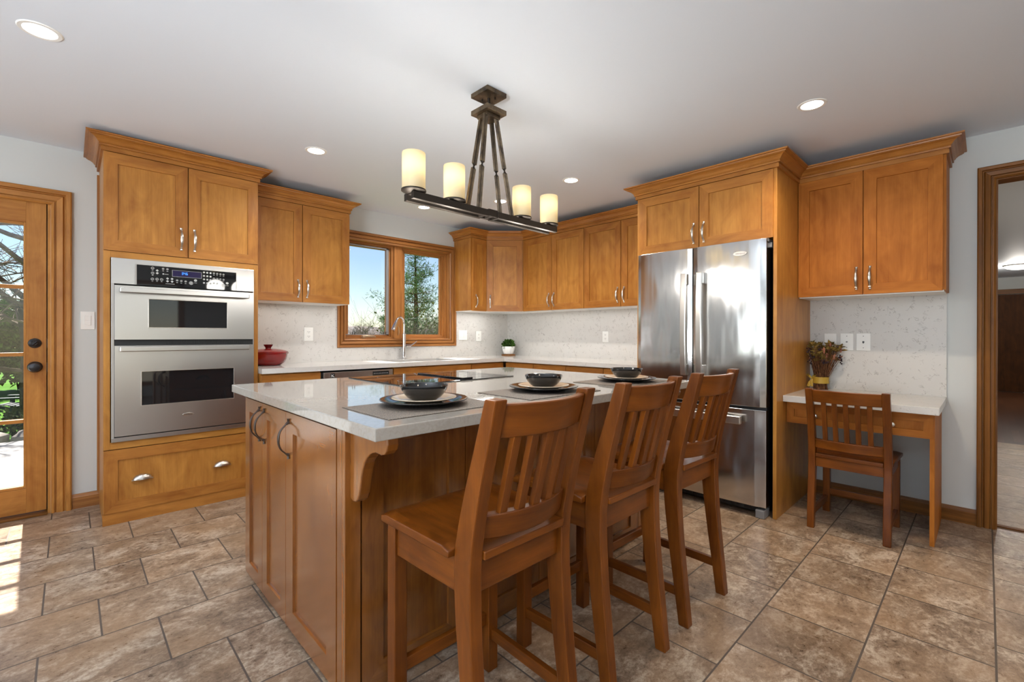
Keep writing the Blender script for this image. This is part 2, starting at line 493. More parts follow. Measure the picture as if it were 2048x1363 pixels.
def shaker(mb, fr, u0, u1, z0, z1, fw=.066, th=.021, rec=.009, d0=0., fm=0, pm=1):
    """mitred frame with a recessed flat panel; frame material slot fm, panel slot pm"""
    a = [(u0, z0), (u1, z0), (u1, z1), (u0, z1)]
    b = [(u0+fw, z0+fw), (u1-fw, z0+fw), (u1-fw, z1-fw), (u0+fw, z1-fw)]
    e = .0015
    c = [(u0+fw+e, z0+fw+e), (u1-fw-e, z0+fw+e), (u1-fw-e, z1-fw-e), (u0+fw+e, z1-fw-e)]
    dt = d0+th; dr = d0+th-rec
    flip = fr.u.cross(Z3).dot(fr.n) < 0
    for k in range(4):
        k2 = (k+1) % 4
        g = fr.u if k in (0, 2) else Z3
        P = [fr.p(*a[k], dt), fr.p(*a[k2], dt), fr.p(*b[k2], dt), fr.p(*b[k], dt), fr.p(*c[k], dr), fr.p(*c[k2], dr), fr.p(*a[k], d0), fr.p(*a[k2], d0)]
        F = [(0, 1, 2, 3), (3, 2, 5, 4), (6, 7, 1, 0)]
        if flip: F = [f[::-1] for f in F]
        mb.add(P, F, g, fm)
    F = [(0, 1, 2, 3)]
    if flip: F = [f[::-1] for f in F]
    mb.add([fr.p(*q, dr) for q in c], F, Z3, pm)
    mb.add([fr.p(*q, d0) for q in a], [f[::-1] for f in F], Z3, fm)

def pull(fr, u, zc, L=.15, h=.03, d0=.021, heavy=1.0, horiz=False):
    """arched bar pull with flared feet"""
    mb = MB(); N = 14; pts = []; rad = []
    for i in range(N+1):
        t = -1+2*i/N
        arch = max(0, 1-abs(t/.80)**2.6) if abs(t) < .80 else 0
        dd = d0+.004+h*arch
        r = (.0092-.003*abs(t)/.55) if abs(t) < .55 else .0058
        if abs(t) > .9: r = .0088
        if .66 < abs(t) < .84: r = .0062
        r *= heavy*.62
        s_ = t*L/2
        pts.append(fr.p(u, zc+s_, dd)); rad.append(r)
    mb.tube(pts, rad, 10, flat=1.65, ref=fr.u)
    for sg in (-1, 1):
        z_ = zc+sg*L*.40
        mb.tube([fr.p(u, z_, d0), fr.p(u, z_-sg*.004, d0+.012)], [.0075*heavy, .006*heavy], 10)
        mb.lathe([(0, -.002), (.007*heavy, -.002), (.007*heavy, .002), (0, .002)], (0, 0, 0), 10) if False else None
    return mb
def cup(fr, u, zc, w=.1, h=.034, dep=.026, d0=.021):
    mb = MB(); nu, nv = 18, 8; vs = []
    for i in range(nu+1):
        a = math.pi*i/nu
        for j in range(nv+1):
            b = math.pi/2*j/nv
            x = -math.cos(a)*math.cos(b)*w/2 if True else 0
            d = math.sin(a)*math.cos(b)*dep
            z = math.sin(b)*h
            vs.append(fr.p(u+x, zc+z-h*.4, d0+d))
    fs = []
    for i in range(nu):
        for j in range(nv):
            f = (i*(nv+1)+j, (i+1)*(nv+1)+j, (i+1)*(nv+1)+j+1, i*(nv+1)+j+1)
            fs.append(f)
    if fr.u.cross(Z3).dot(fr.n) < 0: fs = [f[::-1] for f in fs]
    mb.add(vs, fs, Z3, 0, True)
    fr.hexa(mb, u-w/2-.004, u+w/2+.004, zc-h*.4-.003, zc-h*.4+.002, d0, d0+.004)
    return mb
def text_part(name, s, size, fr, u, z, d, mat, parent, shear=0.):
    cu = bpy.data.curves.new('t', 'FONT'); cu.body = s; cu.size = size; cu.extrude = .0004; cu.align_x = 'CENTER'; cu.align_y = 'CENTER'; cu.shear = shear
    cu.resolution_u = 2
    to = bpy.data.objects.new('t', cu)
    me = bpy.data.meshes.new_from_object(to)
    me.name = name
    bpy.data.objects.remove(to)
    mt = Matrix(((fr.u.x, 0, fr.n.x, 0), (fr.u.y, 0, fr.n.y, 0), (fr.u.z, 1, fr.n.z, 0), (0, 0, 0, 1)))
    o_ = fr.p(u, z, d)-ORG[parent]
    for v in me.vertices: v.co = mt @ v.co + o_
    me.materials.clear(); me.materials.append(mat)
    o = bpy.data.objects.new(name, me); C.objects.link(o); o.parent = parent; ORG[o] = ORG[parent]
    return o
# ------------------------------------------------------------------ room shell
H = 2.4466
RX0, RY0 = -7.2, -8.2                     # side wall and rear wall behind the camera
def slabz(name, x0, x1, y0, y1, z0, z1, mat, label):
    mb = MB(); mb.box(x0, x1, y0, y1, z0, z1, X3); return struct(name, mb, mat, label)
slabz('floor', RX0-.15, .08, RY0-.15, .15, -.12, 0, MAT['tile'], 'brown stone-look tile floor in running bond')
slabz('ceiling', RX0-.15, .12, RY0-.15, .15, H, H+.15, MAT['ceil'], 'flat white painted ceiling')

def wall_with_holes(name, axis, pos, th, a0, a1, z0, z1, holes, mat, label):
    """axis 'y': wall in plane y=pos (thickness to +y), running along x; axis 'x' likewise"""
    mb = MB(); cuts = sorted({a0, a1} | {h[0] for h in holes} | {h[1] for h in holes})
    for i in range(len(cuts)-1):
        c0, c1 = cuts[i], cuts[i+1]; zs = [(z0, z1)]
        for (h0, h1, b0, b1) in holes:
            if h0 <= c0 and c1 <= h1:
                zs = [s for s in ((z0, b0), (b1, z1)) if s[1]-s[0] > 1e-4]
        for (q0, q1) in zs:
            if axis == 'y': mb.box(c0, c1, pos, pos+th, q0, q1, X3)
            else: mb.box(pos, pos+th, c0, c1, q0, q1, Y3)
    return struct(name, mb, mat, label)
WX0, WX1, WZ0, WZ1 = -2.172, -.915, 1.138, 2.142      # window rough opening
DX0, DX1, DZ1 = -5.035, -4.168, 2.078
wall_with_holes('wall_left', 'y', 0, .16, RX0-.15, .12, 0, H, [(WX0, WX1, WZ0, WZ1), (DX0, DX1, 0, DZ1)], MAT['wall'], 'pale grey painted wall holding the glass door and the sink window')
wall_with_holes('wall_right', 'x', 0, .12, RY0-.15, 0, 0, H, [(-5.42, -4.385, 0, 2.16)], MAT['wall'], 'pale grey painted wall behind the refrigerator and desk')
wall_with_holes('wall_side', 'x', RX0-.15, .15, RY0, 0, 0, H, [(-4.3, -1.5, .2, 2.25)], MAT['wall'], 'painted wall left of the camera with a wide opening')
wall_with_holes('wall_rear', 'y', RY0-.15, .15, RX0, 0, 0, H, [(-6.0, -2.4, .2, 2.25)], MAT['wall'], 'painted wall behind the camera with a wide opening')

# baseboards
def base_prof(): return [(0, 0), (.016, 0), (.016, .075), (.010, .088), (.008, .097), (0, .097)]
mb = MB(); mb.sweep([(-3.9295, 0), (-4.0667, 0)], base_prof(), side=1); struct('baseboard_left', mb, MAT['oak'], 'oak baseboard between the glass door and oven cabinet')
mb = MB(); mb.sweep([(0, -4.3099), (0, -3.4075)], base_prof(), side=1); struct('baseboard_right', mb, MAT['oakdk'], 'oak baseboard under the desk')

CAS = [(0, 0), (0, .012), (.010, .020), (.016, .020), (.017, .008), (.024, .008), (.027, .018), (.056, .023), (.064, .012), (.069, .012), (.072, .030), (.092, .032), (.098, .028), (.100, 0)]
def casing(mb, pts2, to3, prof=CAS, mat=0, closed=False):
    """profile (across, out) carried along a polyline on a wall, mitred; 'across' grows to the left of travel"""
    P = [Vector(p) for p in pts2]
    if closed: P.append(P[0])
    n = len(P); D = [(P[i+1]-P[i]).normalized() for i in range(n-1)]
    for i in range(n-1):
        nn = Vector((-D[i].y, D[i].x)); rows = []
        for e, a, b in ((i, i-1, i), (i+1, i, i+1)):
            if closed: a, b = a % (n-1), b % (n-1)
            if a < 0 or b >= n-1: m, k = nn, 1.0
            else:
                m = (Vector((-D[a].y, D[a].x))+Vector((-D[b].y, D[b].x))).normalized(); k = 1/max(.2, m.dot(nn))
            rows.append([to3(P[e].x+m.x*k*o, P[e].y+m.y*k*o, d) for (o, d) in prof])
        q = len(prof); fs = [(j, (j+1) % q, q+(j+1) % q, q+j) for j in range(q)]
        fs += [tuple(range(q))[::-1], tuple(range(q, 2*q))]
        g = to3(P[i+1].x, P[i+1].y, 0)-to3(P[i].x, P[i].y, 0)
        mb.add(rows[0]+rows[1], fs, g.normalized(), mat)
onY = lambda a, z, d: Vector((a, -d, z))
onX = lambda a, z, d: Vector((-d, a, z))

# ---- window over the sink
win = root('window_1', (-1.54, 0, 1.0654), 'oak framed casement window with two sashes above the sink', None, None, 'structure')
mb = MB()
# casing outer box -2.2477..-.8395, 1.0654..2.2149
casing(mb, [(-.9255, 1.150), (-2.1645, 1.150), (-2.1645, 2.129), (-.9255, 2.129)], onY, [(0, 0), (0, .012), (.009, .020), (.014, .020), (.015, .008), (.021, .008), (.024, .018), (.046, .023), (.053, .012), (.058, .012), (.061, .029), (.078, .031), (.083, .028), (.085, 0)], closed=True)
part('window_casing', mb, MAT['oak'], win)
mb = MB(); D_ = .15
mb.box(-.93, -.915, 0, D_, 1.138, 2.142, Z3); mb.box(-2.172, -2.157, 0, D_, 1.138, 2.142, Z3)
mb.box(-2.157, -.93, 0, D_, 1.138, 1.152, X3); mb.box(-2.157, -.93, 0, D_, 2.128, 2.142, X3)
mb.box(-1.612, -1.522, .035, D_, 1.152, 2.128, Z3)
part('window_jamb', mb, MAT['oak'], win, .002)
for nm, a0, a1 in (('left', -2.157, -1.612), ('right', -1.522, -.93)):
    mb = MB()
    for (s, w0, y0, y1) in ((0, .026, .055, .14), (.026, .024, .075, .125), (.05, .016, .09, .12)):
        x0, x1, z0, z1 = a0+s, a1-s, 1.152+s*.62, 2.128-s*.62
        wz = w0*.62+.004
        mb.box(x0, x0+w0, y0, y1, z0, z1, Z3); mb.box(x1-w0, x1, y0, y1, z0, z1, Z3)
        mb.box(x0+w0, x1-w0, y0, y1, z0, z0+wz, X3); mb.box(x0+w0, x1-w0, y0, y1, z1-wz, z1, X3)
    sash = part('window_sash', mb, MAT['oak'], win, .0015)
    mb = MB(); mb.box(a0+.06, a1-.06, .102, .106, 1.19, 2.09); part('window_pane', mb, MAT['pane'], sash)
# insect screen edge of the left sash, crank, latches
mb = MB(); mb.box(-1.700, -1.672, .045, .056, 1.19, 2.095); mb.box(-2.15, -1.672, .045, .056, 2.083, 2.095); mb.box(-2.15, -1.672, .045, .056, 1.19, 1.198)
part('screen_frame', mb, MAT['greyp'], win)
mb = MB(); mb.tube([(-1.97, .03, 1.165), (-1.97, .012, 1.172), (-1.93, .004, 1.178), (-1.86, .004, 1.174), (-1.84, .006, 1.168)], [.02, .018, .015, .014, .008], 10, flat=.8)
part('window_crank', mb, plain('crank_bronze', lin(150, 126, 100), .35, .5), win)
mb = MB()
for xx in (-2.07, -1.735): mb.tube([(xx, .04, 1.197), (xx, .03, 1.222), (xx+.022, .03, 1.222), (xx+.022, .04, 1.197)], .004, 6)
part('screen_clip', mb, MAT['black'], win)
mb = MB(); mb.tube([(-1.565, .034, 1.19), (-1.568, .016, 1.22), (-1.572, .012, 1.265), (-1.575, .03, 1.285)], [.006, .008, .007, .004], 8)
part('window_latch', mb, plain('latch_tan', lin(176, 140, 100), .4, .3), win)

# ---- glass door on the left
door = root('door_1', (-4.6, 0, 0), 'wooden exterior door with four glass lites at the left edge', None, None, 'structure')
mb = MB(); casing(mb, [(-4.167, 0), (-4.167, 2.0515), (-5.036, 2.0515), (-5.036, 0)], onY, [(-o, d) for (o, d) in CAS])
part('door_casing', mb, MAT['doorw'], door)
mb = MB(); mb.box(-4.183, -4.168, 0.001, .16, 0, DZ1, Z3); mb.box(-5.035, -5.02, 0.001, .16, 0, DZ1, Z3); mb.box(-5.02, -4.183, 0.001, .16, 2.062, DZ1, X3)
part('door_jamb', mb, MAT['doorw'], door)
mb = MB(); mb.box(-4.200, -4.183, .058, .085, .018, 2.062, Z3); mb.box(-5.02, -5.0, .058, .085, .018, 2.062, Z3); mb.box(-5.0, -4.2, .058, .085, 2.04, 2.062, X3); part('gap_shade_strip', mb, MAT['black'], door)  # black strip added to stop sun leaking in and darken the door gap
mb = MB(); mb.box(-5.02, -4.183, -.03, .16, 0.0005, .018, X3); part('door_threshold', mb, MAT['oakdk'], door, .003)
mb = MB(); y0, y1 = .012, .056
xr, xl, gr, gl = -4.1885, -5.012, -4.293, -4.905
mb.box(gr+.012, xr, y0, y1, .026, 2.056, Z3); mb.box(xl, gl-.012, y0, y1, .026, 2.056, Z3)
mb.box(gl-.012, gr+.012, y0, y1, .026, .186, X3); mb.box(gl-.012, gr+.012, y0, y1, 1.918, 2.056, X3)
part_slab = part('door_slab', mb, MAT['doorw'], door, .0015)
mb = MB()
mb.box(gr, gr+.012, y0+.005, y1-.005, .186, 1.918, Z3); mb.box(gl-.012, gl, y0+.005, y1-.005, .186, 1.918, Z3)
mb.box(gl, gr, y0+.005, y1-.005, .186, .203, X3); mb.box(gl, gr, y0+.005, y1-.005, 1.902, 1.918, X3)
for zz in (.625, 1.059, 1.497): mb.box(gl, gr, y0+.003, y1-.003, zz-.012, zz+.012, X3)
part('glazing_bars', mb, MAT['doorw'], door, .002)
zz = [.203, .613, .637, 1.047, 1.071, 1.485, 1.509, 1.902]
for k in range(4):
    mb = MB(); mb.box(gl-.003, gr+.003, .032, .036, zz[2*k]-.002, zz[2*k+1]+.002); part('door_pane', mb, MAT['pane'], door)
mb = MB(); mb.lathe([(0, .0), (.012, 0), (.020, .006), (.030, .010), (.032, .016), (.032, .02)], (-4.242, -.008, 1.131), 24, axis='Y'); mb.tube([(-4.252, -.012, 1.120), (-4.232, -.012, 1.142)], .006, 8)
part('deadbolt', mb, MAT['bronze'], door)
mb = MB(); mb.lathe([(0, -.055), (.012, -.055), (.026, -.050), (.031, -.038), (.026, -.026), (.014, -.018), (.012, -.004), (.030, .0), (.036, .008), (.036, .012)], (-4.241, 0, .975), 28, axis='Y')
part('door_knob', mb, MAT['bronze'], door)
mb = MB(); mb.box(-4.1885, -4.184, .014, .04, .94, 1.0); mb.box(-4.1885, -4.184, .014, .04, 1.10, 1.16); part('strike_plate', mb, MAT['bronze'], door)

# ---- doorway to the hall at the right edge
tr = root('trim_1', (0, -4.9, 0), 'dark oak casing around the open doorway at the right edge', None, None, 'structure')
mb = MB(); casing(mb, [(-4.392, 0), (-4.392, 2.152), (-5.42, 2.152), (-5.42, 0)], onX, [(-o, d) for (o, d) in [(0, 0), (0, .013), (.009, .020), (.014, .020), (.015, .008), (.021, .008), (.024, .018), (.046, .024), (.053, .012), (.058, .012), (.061, .029), (.076, .031), (.081, .028), (.083, 0)]])
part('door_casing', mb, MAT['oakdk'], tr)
mb = MB(); mb.box(-.001, .121, -4.40, -4.385, 0, 2.16, Z3); mb.box(-.001, .121, -5.42, -5.405, 0, 2.16, Z3); mb.box(-.001, .121, -5.405, -4.40, 2.145, 2.16, Y3)
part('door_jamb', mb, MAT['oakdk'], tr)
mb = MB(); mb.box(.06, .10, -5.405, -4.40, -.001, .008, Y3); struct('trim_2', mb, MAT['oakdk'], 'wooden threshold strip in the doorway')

w2 = root('window_2', (RX0, -2.9, .2), 'wide window to the left of the camera, bars added for reflections', None, None, 'structure')
mb = MB()
for y in (-4.26, -3.42, -2.9, -2.38, -1.54): mb.box(RX0-.12, RX0-.02, y-.045, y+.045, .2, 2.25, Z3)  # out of view; bars added to streak the reflection in the refrigerator
mb.box(RX0-.12, RX0-.02, -4.3, -1.5, .2, .28, Y3); mb.box(RX0-.12, RX0-.02, -4.3, -1.5, 2.17, 2.25, Y3); part('window_frame', mb, MAT['oak'], w2)
w3 = root('window_3', (-4.2, RY0, .2), 'unseen wide window added behind the camera for fill light', None, None, 'structure')
mb = MB()
for x in (-5.95, -5.1, -4.2, -3.3, -2.45): mb.box(x-.05, x+.05, RY0-.12, RY0-.02, .2, 2.25, Z3)
mb.box(-6.0, -2.4, RY0-.12, RY0-.02, .2, .28, X3); mb.box(-6.0, -2.4, RY0-.12, RY0-.02, 2.17, 2.25, X3); part('window_frame', mb, MAT['oak'], w3)  # unseen window added to go with the rear fill lamp

# ---- hall beyond the doorway
slabz('floor_hall', .08, 3.38, -7.0, -3.2, -.12, 0, MAT['tileh'], 'tile floor in the hall, lightened in colour for its yellowish light')
slabz('floor_den', 3.38, 10.4, -7.0, -3.2, -.12, .0, MAT['hallwood'], 'dark wood floor far down the hall')
slabz('ceiling_hall', .12, 10.4, -7.0, -3.2, H, H+.15, MAT['ceil'], 'hall ceiling')
slabz('wall_hall_left', .12, 10.4, -3.2, -3.05, 0, H, MAT['wall'], 'hall wall on the left')
slabz('wall_hall_right', .12, 10.4, -7.15, -7.0, 0, H, MAT['wall'], 'hall wall on the right')
slabz('wall_hall_end', 10.3, 10.45, -7.0, -3.2, 0, H, MAT['wall'], 'end wall of the hall')
d2 = root('door_2', (10.3, -4.9, 0), 'wide dark wood door at the far end of the hall', None, None, 'structure')
mb = MB(); mb.box(10.26, 10.3, -5.9, -4.05, .01, 2.08, Z3); part('door_slab', mb, MAT['darkdoor'], d2)
mb = MB(); mb.box(10.24, 10.3, -6.0, -3.95, 2.09, 2.19, Y3); mb.box(10.24, 10.3, -4.05, -3.95, 0, 2.09, Z3); mb.box(10.24, 10.3, -6.0, -5.9, 0, 2.09, Z3); part('door_casing', mb, MAT['oakdk'], d2, .004)
hl = root('ceiling_light', (7.9, -4.75, H), 'flush white ceiling light far down the hall through the doorway', 'ceiling light')
mb = MB(); mb.lathe([(0, H-.085), (.08, H-.08), (.15, H-.06), (.185, H-.03), (.19, H-.018)], (7.9, -4.75, 0), 32); part('lamp_shade', mb, emit('hall_lamp_glass', (1, .95, .88, 1), 2.6), hl)
mb = MB(); mb.lathe([(.19, H-.02), (.2, H-.018), (.205, H-.001), (0, H-.001)], (7.9, -4.75, 0), 32); part('lamp_base', mb, MAT['nickel'], hl)
lamp('hall_bulb', 'POINT', (7.9, -4.75, H-.2), 30, (1, .93, .84), shadow_soft_size=.12)
lamp('hall_fill', 'AREA', (2.4, -6.9, 1.4), 20, (1, .90, .76), (2.4, -3, 1.2), shape='RECTANGLE', size=1.6, size_y=1.6)  # fill lamp added before the closed hall wall to warm the floor

# ------------------------------------------------------------------ cabinets
XW, YW = -.018, -.018                       # faces of the splashbacks
WD = [MAT['frame'], MAT['panel']]
frL = lambda y: Fr((0, y, 0), X3, -Y3)      # fronts on the window wall
frR = lambda x: Fr((x, 0, 0), -Y3, -X3)     # fronts on the fridge wall: u = -y
CROWN = [(0, 0), (.013, 0), (.013, .024), (.010, .026), (.010, .029), (.021, .029), (.022, .038), (.019, .041), (.026, .047), (.034, .058), (.046, .067), (.060, .072), (.060, .075), (.066, .075), (.068, .082), (.080, .083), (.081, .092), (0, .092)]

def door_part(rt, fr, u0, u1, z0, z1_, hu=None, hz=None, mats=None, fw=.066, hm='nickel', hl=.15, hh=.03, heavy=1.0, nm='cabinet_door'):
    z1 = z1_-(.005 if z1_ > 2 else 0)
    mb = MB(); shaker(mb, fr, u0, u1, z0, z1, fw); o = part(nm, mb, mats or WD, rt)
    if hu is not None: part('handle', pull(fr, hu, hz, hl, hh, .021, heavy), MAT[hm], o, label=None)
    return o

# ---- tall oven cabinet
TX0, TX1, TY = -3.9295, -3.0695, -.5507
oc = root('oven_cabinet', (-3.4995, -.27, 0), 'tall maple cabinet built around the double wall oven', 'cabinet')
fr = frL(TY+.021)
mb = MB(); yb = TY+.021
mb.box(TX0, TX0+.03, yb, -.002, 0, 2.33, Z3); mb.box(TX1-.03, TX1, yb, -.002, 0, 2.33, Z3)
mb.box(TX0+.03, TX1-.03, yb, yb+.02, 1.709, 2.33, X3); mb.box(TX0+.03, TX1-.03, yb, yb+.02, .02, .471, X3)
yq = TY+.004
mb.box(TX0, TX0+.032, yq, yb, .471, 1.709, Z3); mb.box(TX1-.030, TX1, yq, yb, .471, 1.709, Z3); mb.box(TX0+.032, TX1-.030, yq, yb+.02, 1.669, 1.709, X3); mb.box(TX0+.032, TX1-.030, yq, yb+.02, .471, .515, X3)
mb.box(TX0+.03, TX1-.03, yb+.02, -.01, 2.31, 2.33, X3); mb.box(TX0+.03, TX1-.03, -.02, -.01, 0, 2.31, X3)
part('cabinet_body', mb, MAT['panel'], oc, .001)
mb = MB(); mb.box(TX0-.004, TX1, TY+.006, yb, 0.001, .073, X3); part('toe_board', mb, MAT['frame'], oc)
mb = MB(); mb.box(TX0-.012, TX0, -.022, -.002, .09, 2.30, Z3); part('scribe_strip', mb, MAT['oak'], oc)
xm = (TX0+TX1)/2
door_part(oc, fr, TX0+.002, xm-.003, 1.7127, 2.3268, xm-.038, 1.832)
door_part(oc, fr, xm+.003, TX1-.002, 1.7127, 2.3268, xm+.036, 1.832)
o = door_part(oc, fr, TX0+.002, TX1-.002, .0745, .466, nm='drawer')
part('cup_handle', cup(fr, -3.742, .272), MAT['nickel'], o); part('cup_handle', cup(fr, -3.30, .272), MAT['nickel'], o)
mb = MB(); mb.sweep([(TX0, -.002), (TX0, TY+.012), (TX1, TY+.012), (TX1, -.43)], CROWN, z0=2.327, side=-1)
part('crown_molding', mb, MAT['frame'], oc)

# ---- double wall oven
ov = root('wall_oven', (-3.4975, -.3, .516), 'stainless double wall oven with black control panel and two bar handles', 'oven')
OX0, OX1 = -3.894, -3.101
fo = frL(TY)
mb = MB(); mb.box(OX0+.03, OX1-.03, TY+.04, -.03, .53, 1.655); part('oven_body', mb, MAT['black'], ov)
mb = MB(); mb.box(OX0, OX1, TY-.012, TY+.019, 1.507, 1.668, X3)
mb.box(OX0, OX0+.014, TY-.012, TY+.019, .53, 1.507, Z3); mb.box(OX1-.006, OX1, TY-.012, TY+.019, .53, 1.507, Z3)
part('trim_frame', mb, MAT['steelo'], ov, .001)
mb = MB(); mb.box(OX0, OX1, TY-.016, TY+.019, .516, .545, X3); part('bottom_vent_trim', mb, MAT['steelo'], ov, .003)
cp = MB(); cp.box(-3.772, -3.217, TY-.017, TY-.011, 1.507, 1.636); 
bz = MB(); mb = bz; mb.box(-3.780, -3.772, TY-.019, TY-.011, 1.507, 1.640); mb.box(-3.217, -3.211, TY-.019, TY-.011, 1.507, 1.640); mb.box(-3.772, -3.217, TY-.019, TY-.011, 1.636, 1.640)
def cpx(px): return -3.772+(px-140)/(1865-140)*.555          # crop pixels -> x on the panel
def cpz(px, py): return 1.636-((py-(205+(px-140)*.078))/ (345.0-(px-140)*.03))*.129
dpf = frL(TY-.017)
dsm = MB(); mb = dsm; dx0, dx1, dz0, dz1 = cpx(712), cpx(1212), cpz(712, 400), cpz(712, 298)
mb.box(dx0, dx1, TY-.0182, TY-.017, dz0, dz1)
dbm = MB(); mb = dbm
for (a0, a1, b0, b1) in ((dx0-.002, dx1+.002, dz1, dz1+.0016), (dx0-.002, dx1+.002, dz0-.0016, dz0), (dx0-.002, dx0, dz0, dz1), (dx1, dx1+.002, dz0, dz1)):
    mb.box(a0, a1, TY-.0188, TY-.017, b0, b1)
# seven-segment 346
SEG = {'3': 'abgcd', '4': 'fgbc', '6': 'afgedc'}
dgm = MB(); mb = dgm; gx = cpx(868); gw, gh, st = .0085, .0165, .0018; gz = (dz0+dz1)/2-gh/2+.003
for ch in '346':
    R = {'a': (0, gw, gh-st, gh), 'g': (0, gw, gh/2-st/2, gh/2+st/2), 'd': (0, gw, 0, st), 'f': (0, st, gh/2, gh), 'b': (gw-st, gw, gh/2, gh), 'e': (0, st, 0, gh/2), 'c': (gw-st, gw, 0, gh/2)}
    for q in SEG[ch]:
        r = R[q]; mb.box(gx+r[0], gx+r[1], TY-.0192, TY-.0182, gz+r[2], gz+r[3])
    gx += gw+.0035
mb = cp; nbase = len(cp.m)
def ring(px, py, r=.0065):
    x, z = cpx(px), cpz(px, py); n = 16
    for k in range(n):
        a, b = 2*math.pi*k/n, 2*math.pi*(k+1)/n
        q = [(x+r*math.cos(t)*s, TY-.0175, z+r*math.sin(t)*s) for t, s in ((a, 1), (b, 1), (b, .72), (a, .72))]
        mb.add(q+[(p[0], TY-.0170, p[2]) for p in q], MB.HF)
def dot(px, py, r=.006):
    x, z = cpx(px), cpz(px, py); n = 14
    mb.prism([(x+r*math.cos(2*math.pi*k/n), TY-.017, z+r*math.sin(2*math.pi*k/n)) for k in range(n)], (0, -.0005, 0))
def bar(px, py, w=.007, h=.0018):
    x, z = cpx(px), cpz(px, py); mb.box(x-w/2, x+w/2, TY-.0175, TY-.017, z-h/2, z+h/2)
for (x, y) in ((388, 265), (388, 348), (385, 450), (460, 452), (533, 457)): ring(x, y, .0085); bar(x, y, .006, .003); bar(x, y+38, .009, .0024)
for (x, y) in ((462, 305), (462, 350), (630, 440), (630, 485), (705, 445), (705, 490)):
    xx, z = cpx(x), cpz(x, y); mb.prism([(xx, TY-.017, z+.008), (xx-.008, TY-.017, z), (xx, TY-.017, z-.008), (xx+.008, TY-.017, z)], (0, -.0005, 0))
for (x, y) in ((557, 275), (628, 282), (790, 470), (860, 478), (935, 485)): ring(x, y, .0065); bar(x, y, .005, .0045); bar(x, y+36, .009, .003)
bar(560, 362, .008, .008); bar(612, 368, .022, .0026); bar(672, 530, .048, .0026)
for (x, y) in ((1030, 512), (1618, 552)): ring(x, y, .0115); dot(x, y, .006)
for (x, y) in ((1108, 468), (1690, 512)): dot(x, y, .0085); bar(x, y+40, .016, .0026)
for j in range(4):
    for i in range(3): dot(1258+i*60, 332+i*6+j*58, .0062)
for j in range(2):
    for i in range(4): ring(1440+i*60, 348+i*7+j*84, .0062); bar(1440+i*60, 348+i*7+j*84, .006, .003); bar(1440+i*60, 378+i*7+j*84, .009, .0022)
for i in range(2): dot(1440+i*60, 512+i*6, .006)
cp.m[nbase:] = [1]*(len(cp.m)-nbase)
cpo = part('control_panel', cp, [MAT['bglass'], MAT['btn']], ov)
part('panel_bezel', bz, MAT['steelo'], cpo); part('display', dsm, MAT['navy'], cpo, label='dark blue display window')
part('display_border', dbm, MAT['btn'], cpo); part('display_digits', dgm, MAT['digits'], cpo, label='glowing blue clock digits')

def oven_door(z0, z1, hz, wx0, wx1, wz0, wz1):
    x0, x1 = -3.879, -3.108; yf, yk = TY-.034, TY+.012
    mb = MB(); mb.box(x0, wx0, yf, yk, z0, z1, X3); mb.box(wx1, x1, yf, yk, z0, z1, X3); mb.box(wx0, wx1, yf, yk, z0, wz0, X3); mb.box(wx0, wx1, yf, yk, wz1, z1, X3)
    d = part('oven_door', mb, MAT['steelo'], ov)
    mb = MB(); b = .012
    mb.box(wx0, wx1, yf+.006, yf+.012, wz0, wz1); part('oven_window', mb, MAT['bglass'], d)
    mb = MB(); e = .004
    for (a0, a1, b0, b1) in ((wx0-e, wx1+e, wz1, wz1+e), (wx0-e, wx1+e, wz0-e, wz0), (wx0-e, wx0, wz0, wz1), (wx1, wx1+e, wz0, wz1)): mb.box(a0, a1, yf-.003, yf+.006, b0, b1)
    part('window_trim', mb, MAT['nickel'], d, .001)
    mb = MB(); hx0, hx1 = -3.858, -3.147; yh = yf-.045
    mb.box(hx0, hx1, yh-.006, yh+.012, hz-.016, hz+.016, X3)
    for xx in (hx0+.02, hx1-.05): mb.box(xx, xx+.03, yh+.012, yf, hz-.012, hz+.012, X3)
    part('handle', mb, MAT['steelo'], d, .005)
    return d
oven_door(1.157, 1.496, 1.465, -3.712, -3.278, 1.236, 1.416)
mb = MB(); mb.box(-3.879, -3.108, TY-.006, TY+.012, 1.118, 1.157)
for k in range(34): mb.box(-3.62+k*.0136, -3.613+k*.0136, TY-.009, TY-.006, 1.126, 1.148)
part('vent_grille', mb, MAT['rubber'], ov)
od = oven_door(.553, 1.118, 1.098, -3.748, -3.236, .737, .951)
def emblem(fr, u, z, d, par, w=.062, h=.022, s=1.0):
    mb = MB(); n = 28
    mb.prism([fr.p(u+w/2*math.cos(2*math.pi*k/n), z+h/2*math.sin(2*math.pi*k/n), d) for k in range(n)], fr.n*.003)
    o = part('emblem', mb, MAT['nickel'], par, .001)
    text_part('emblem_lettering', 'Whirlpool', h*.5, fr, u, z-.001, d+.0034, MAT['pewter'], par, .25)
    return o
emblem(frL(TY-.034), -3.505, .652, 0, od)

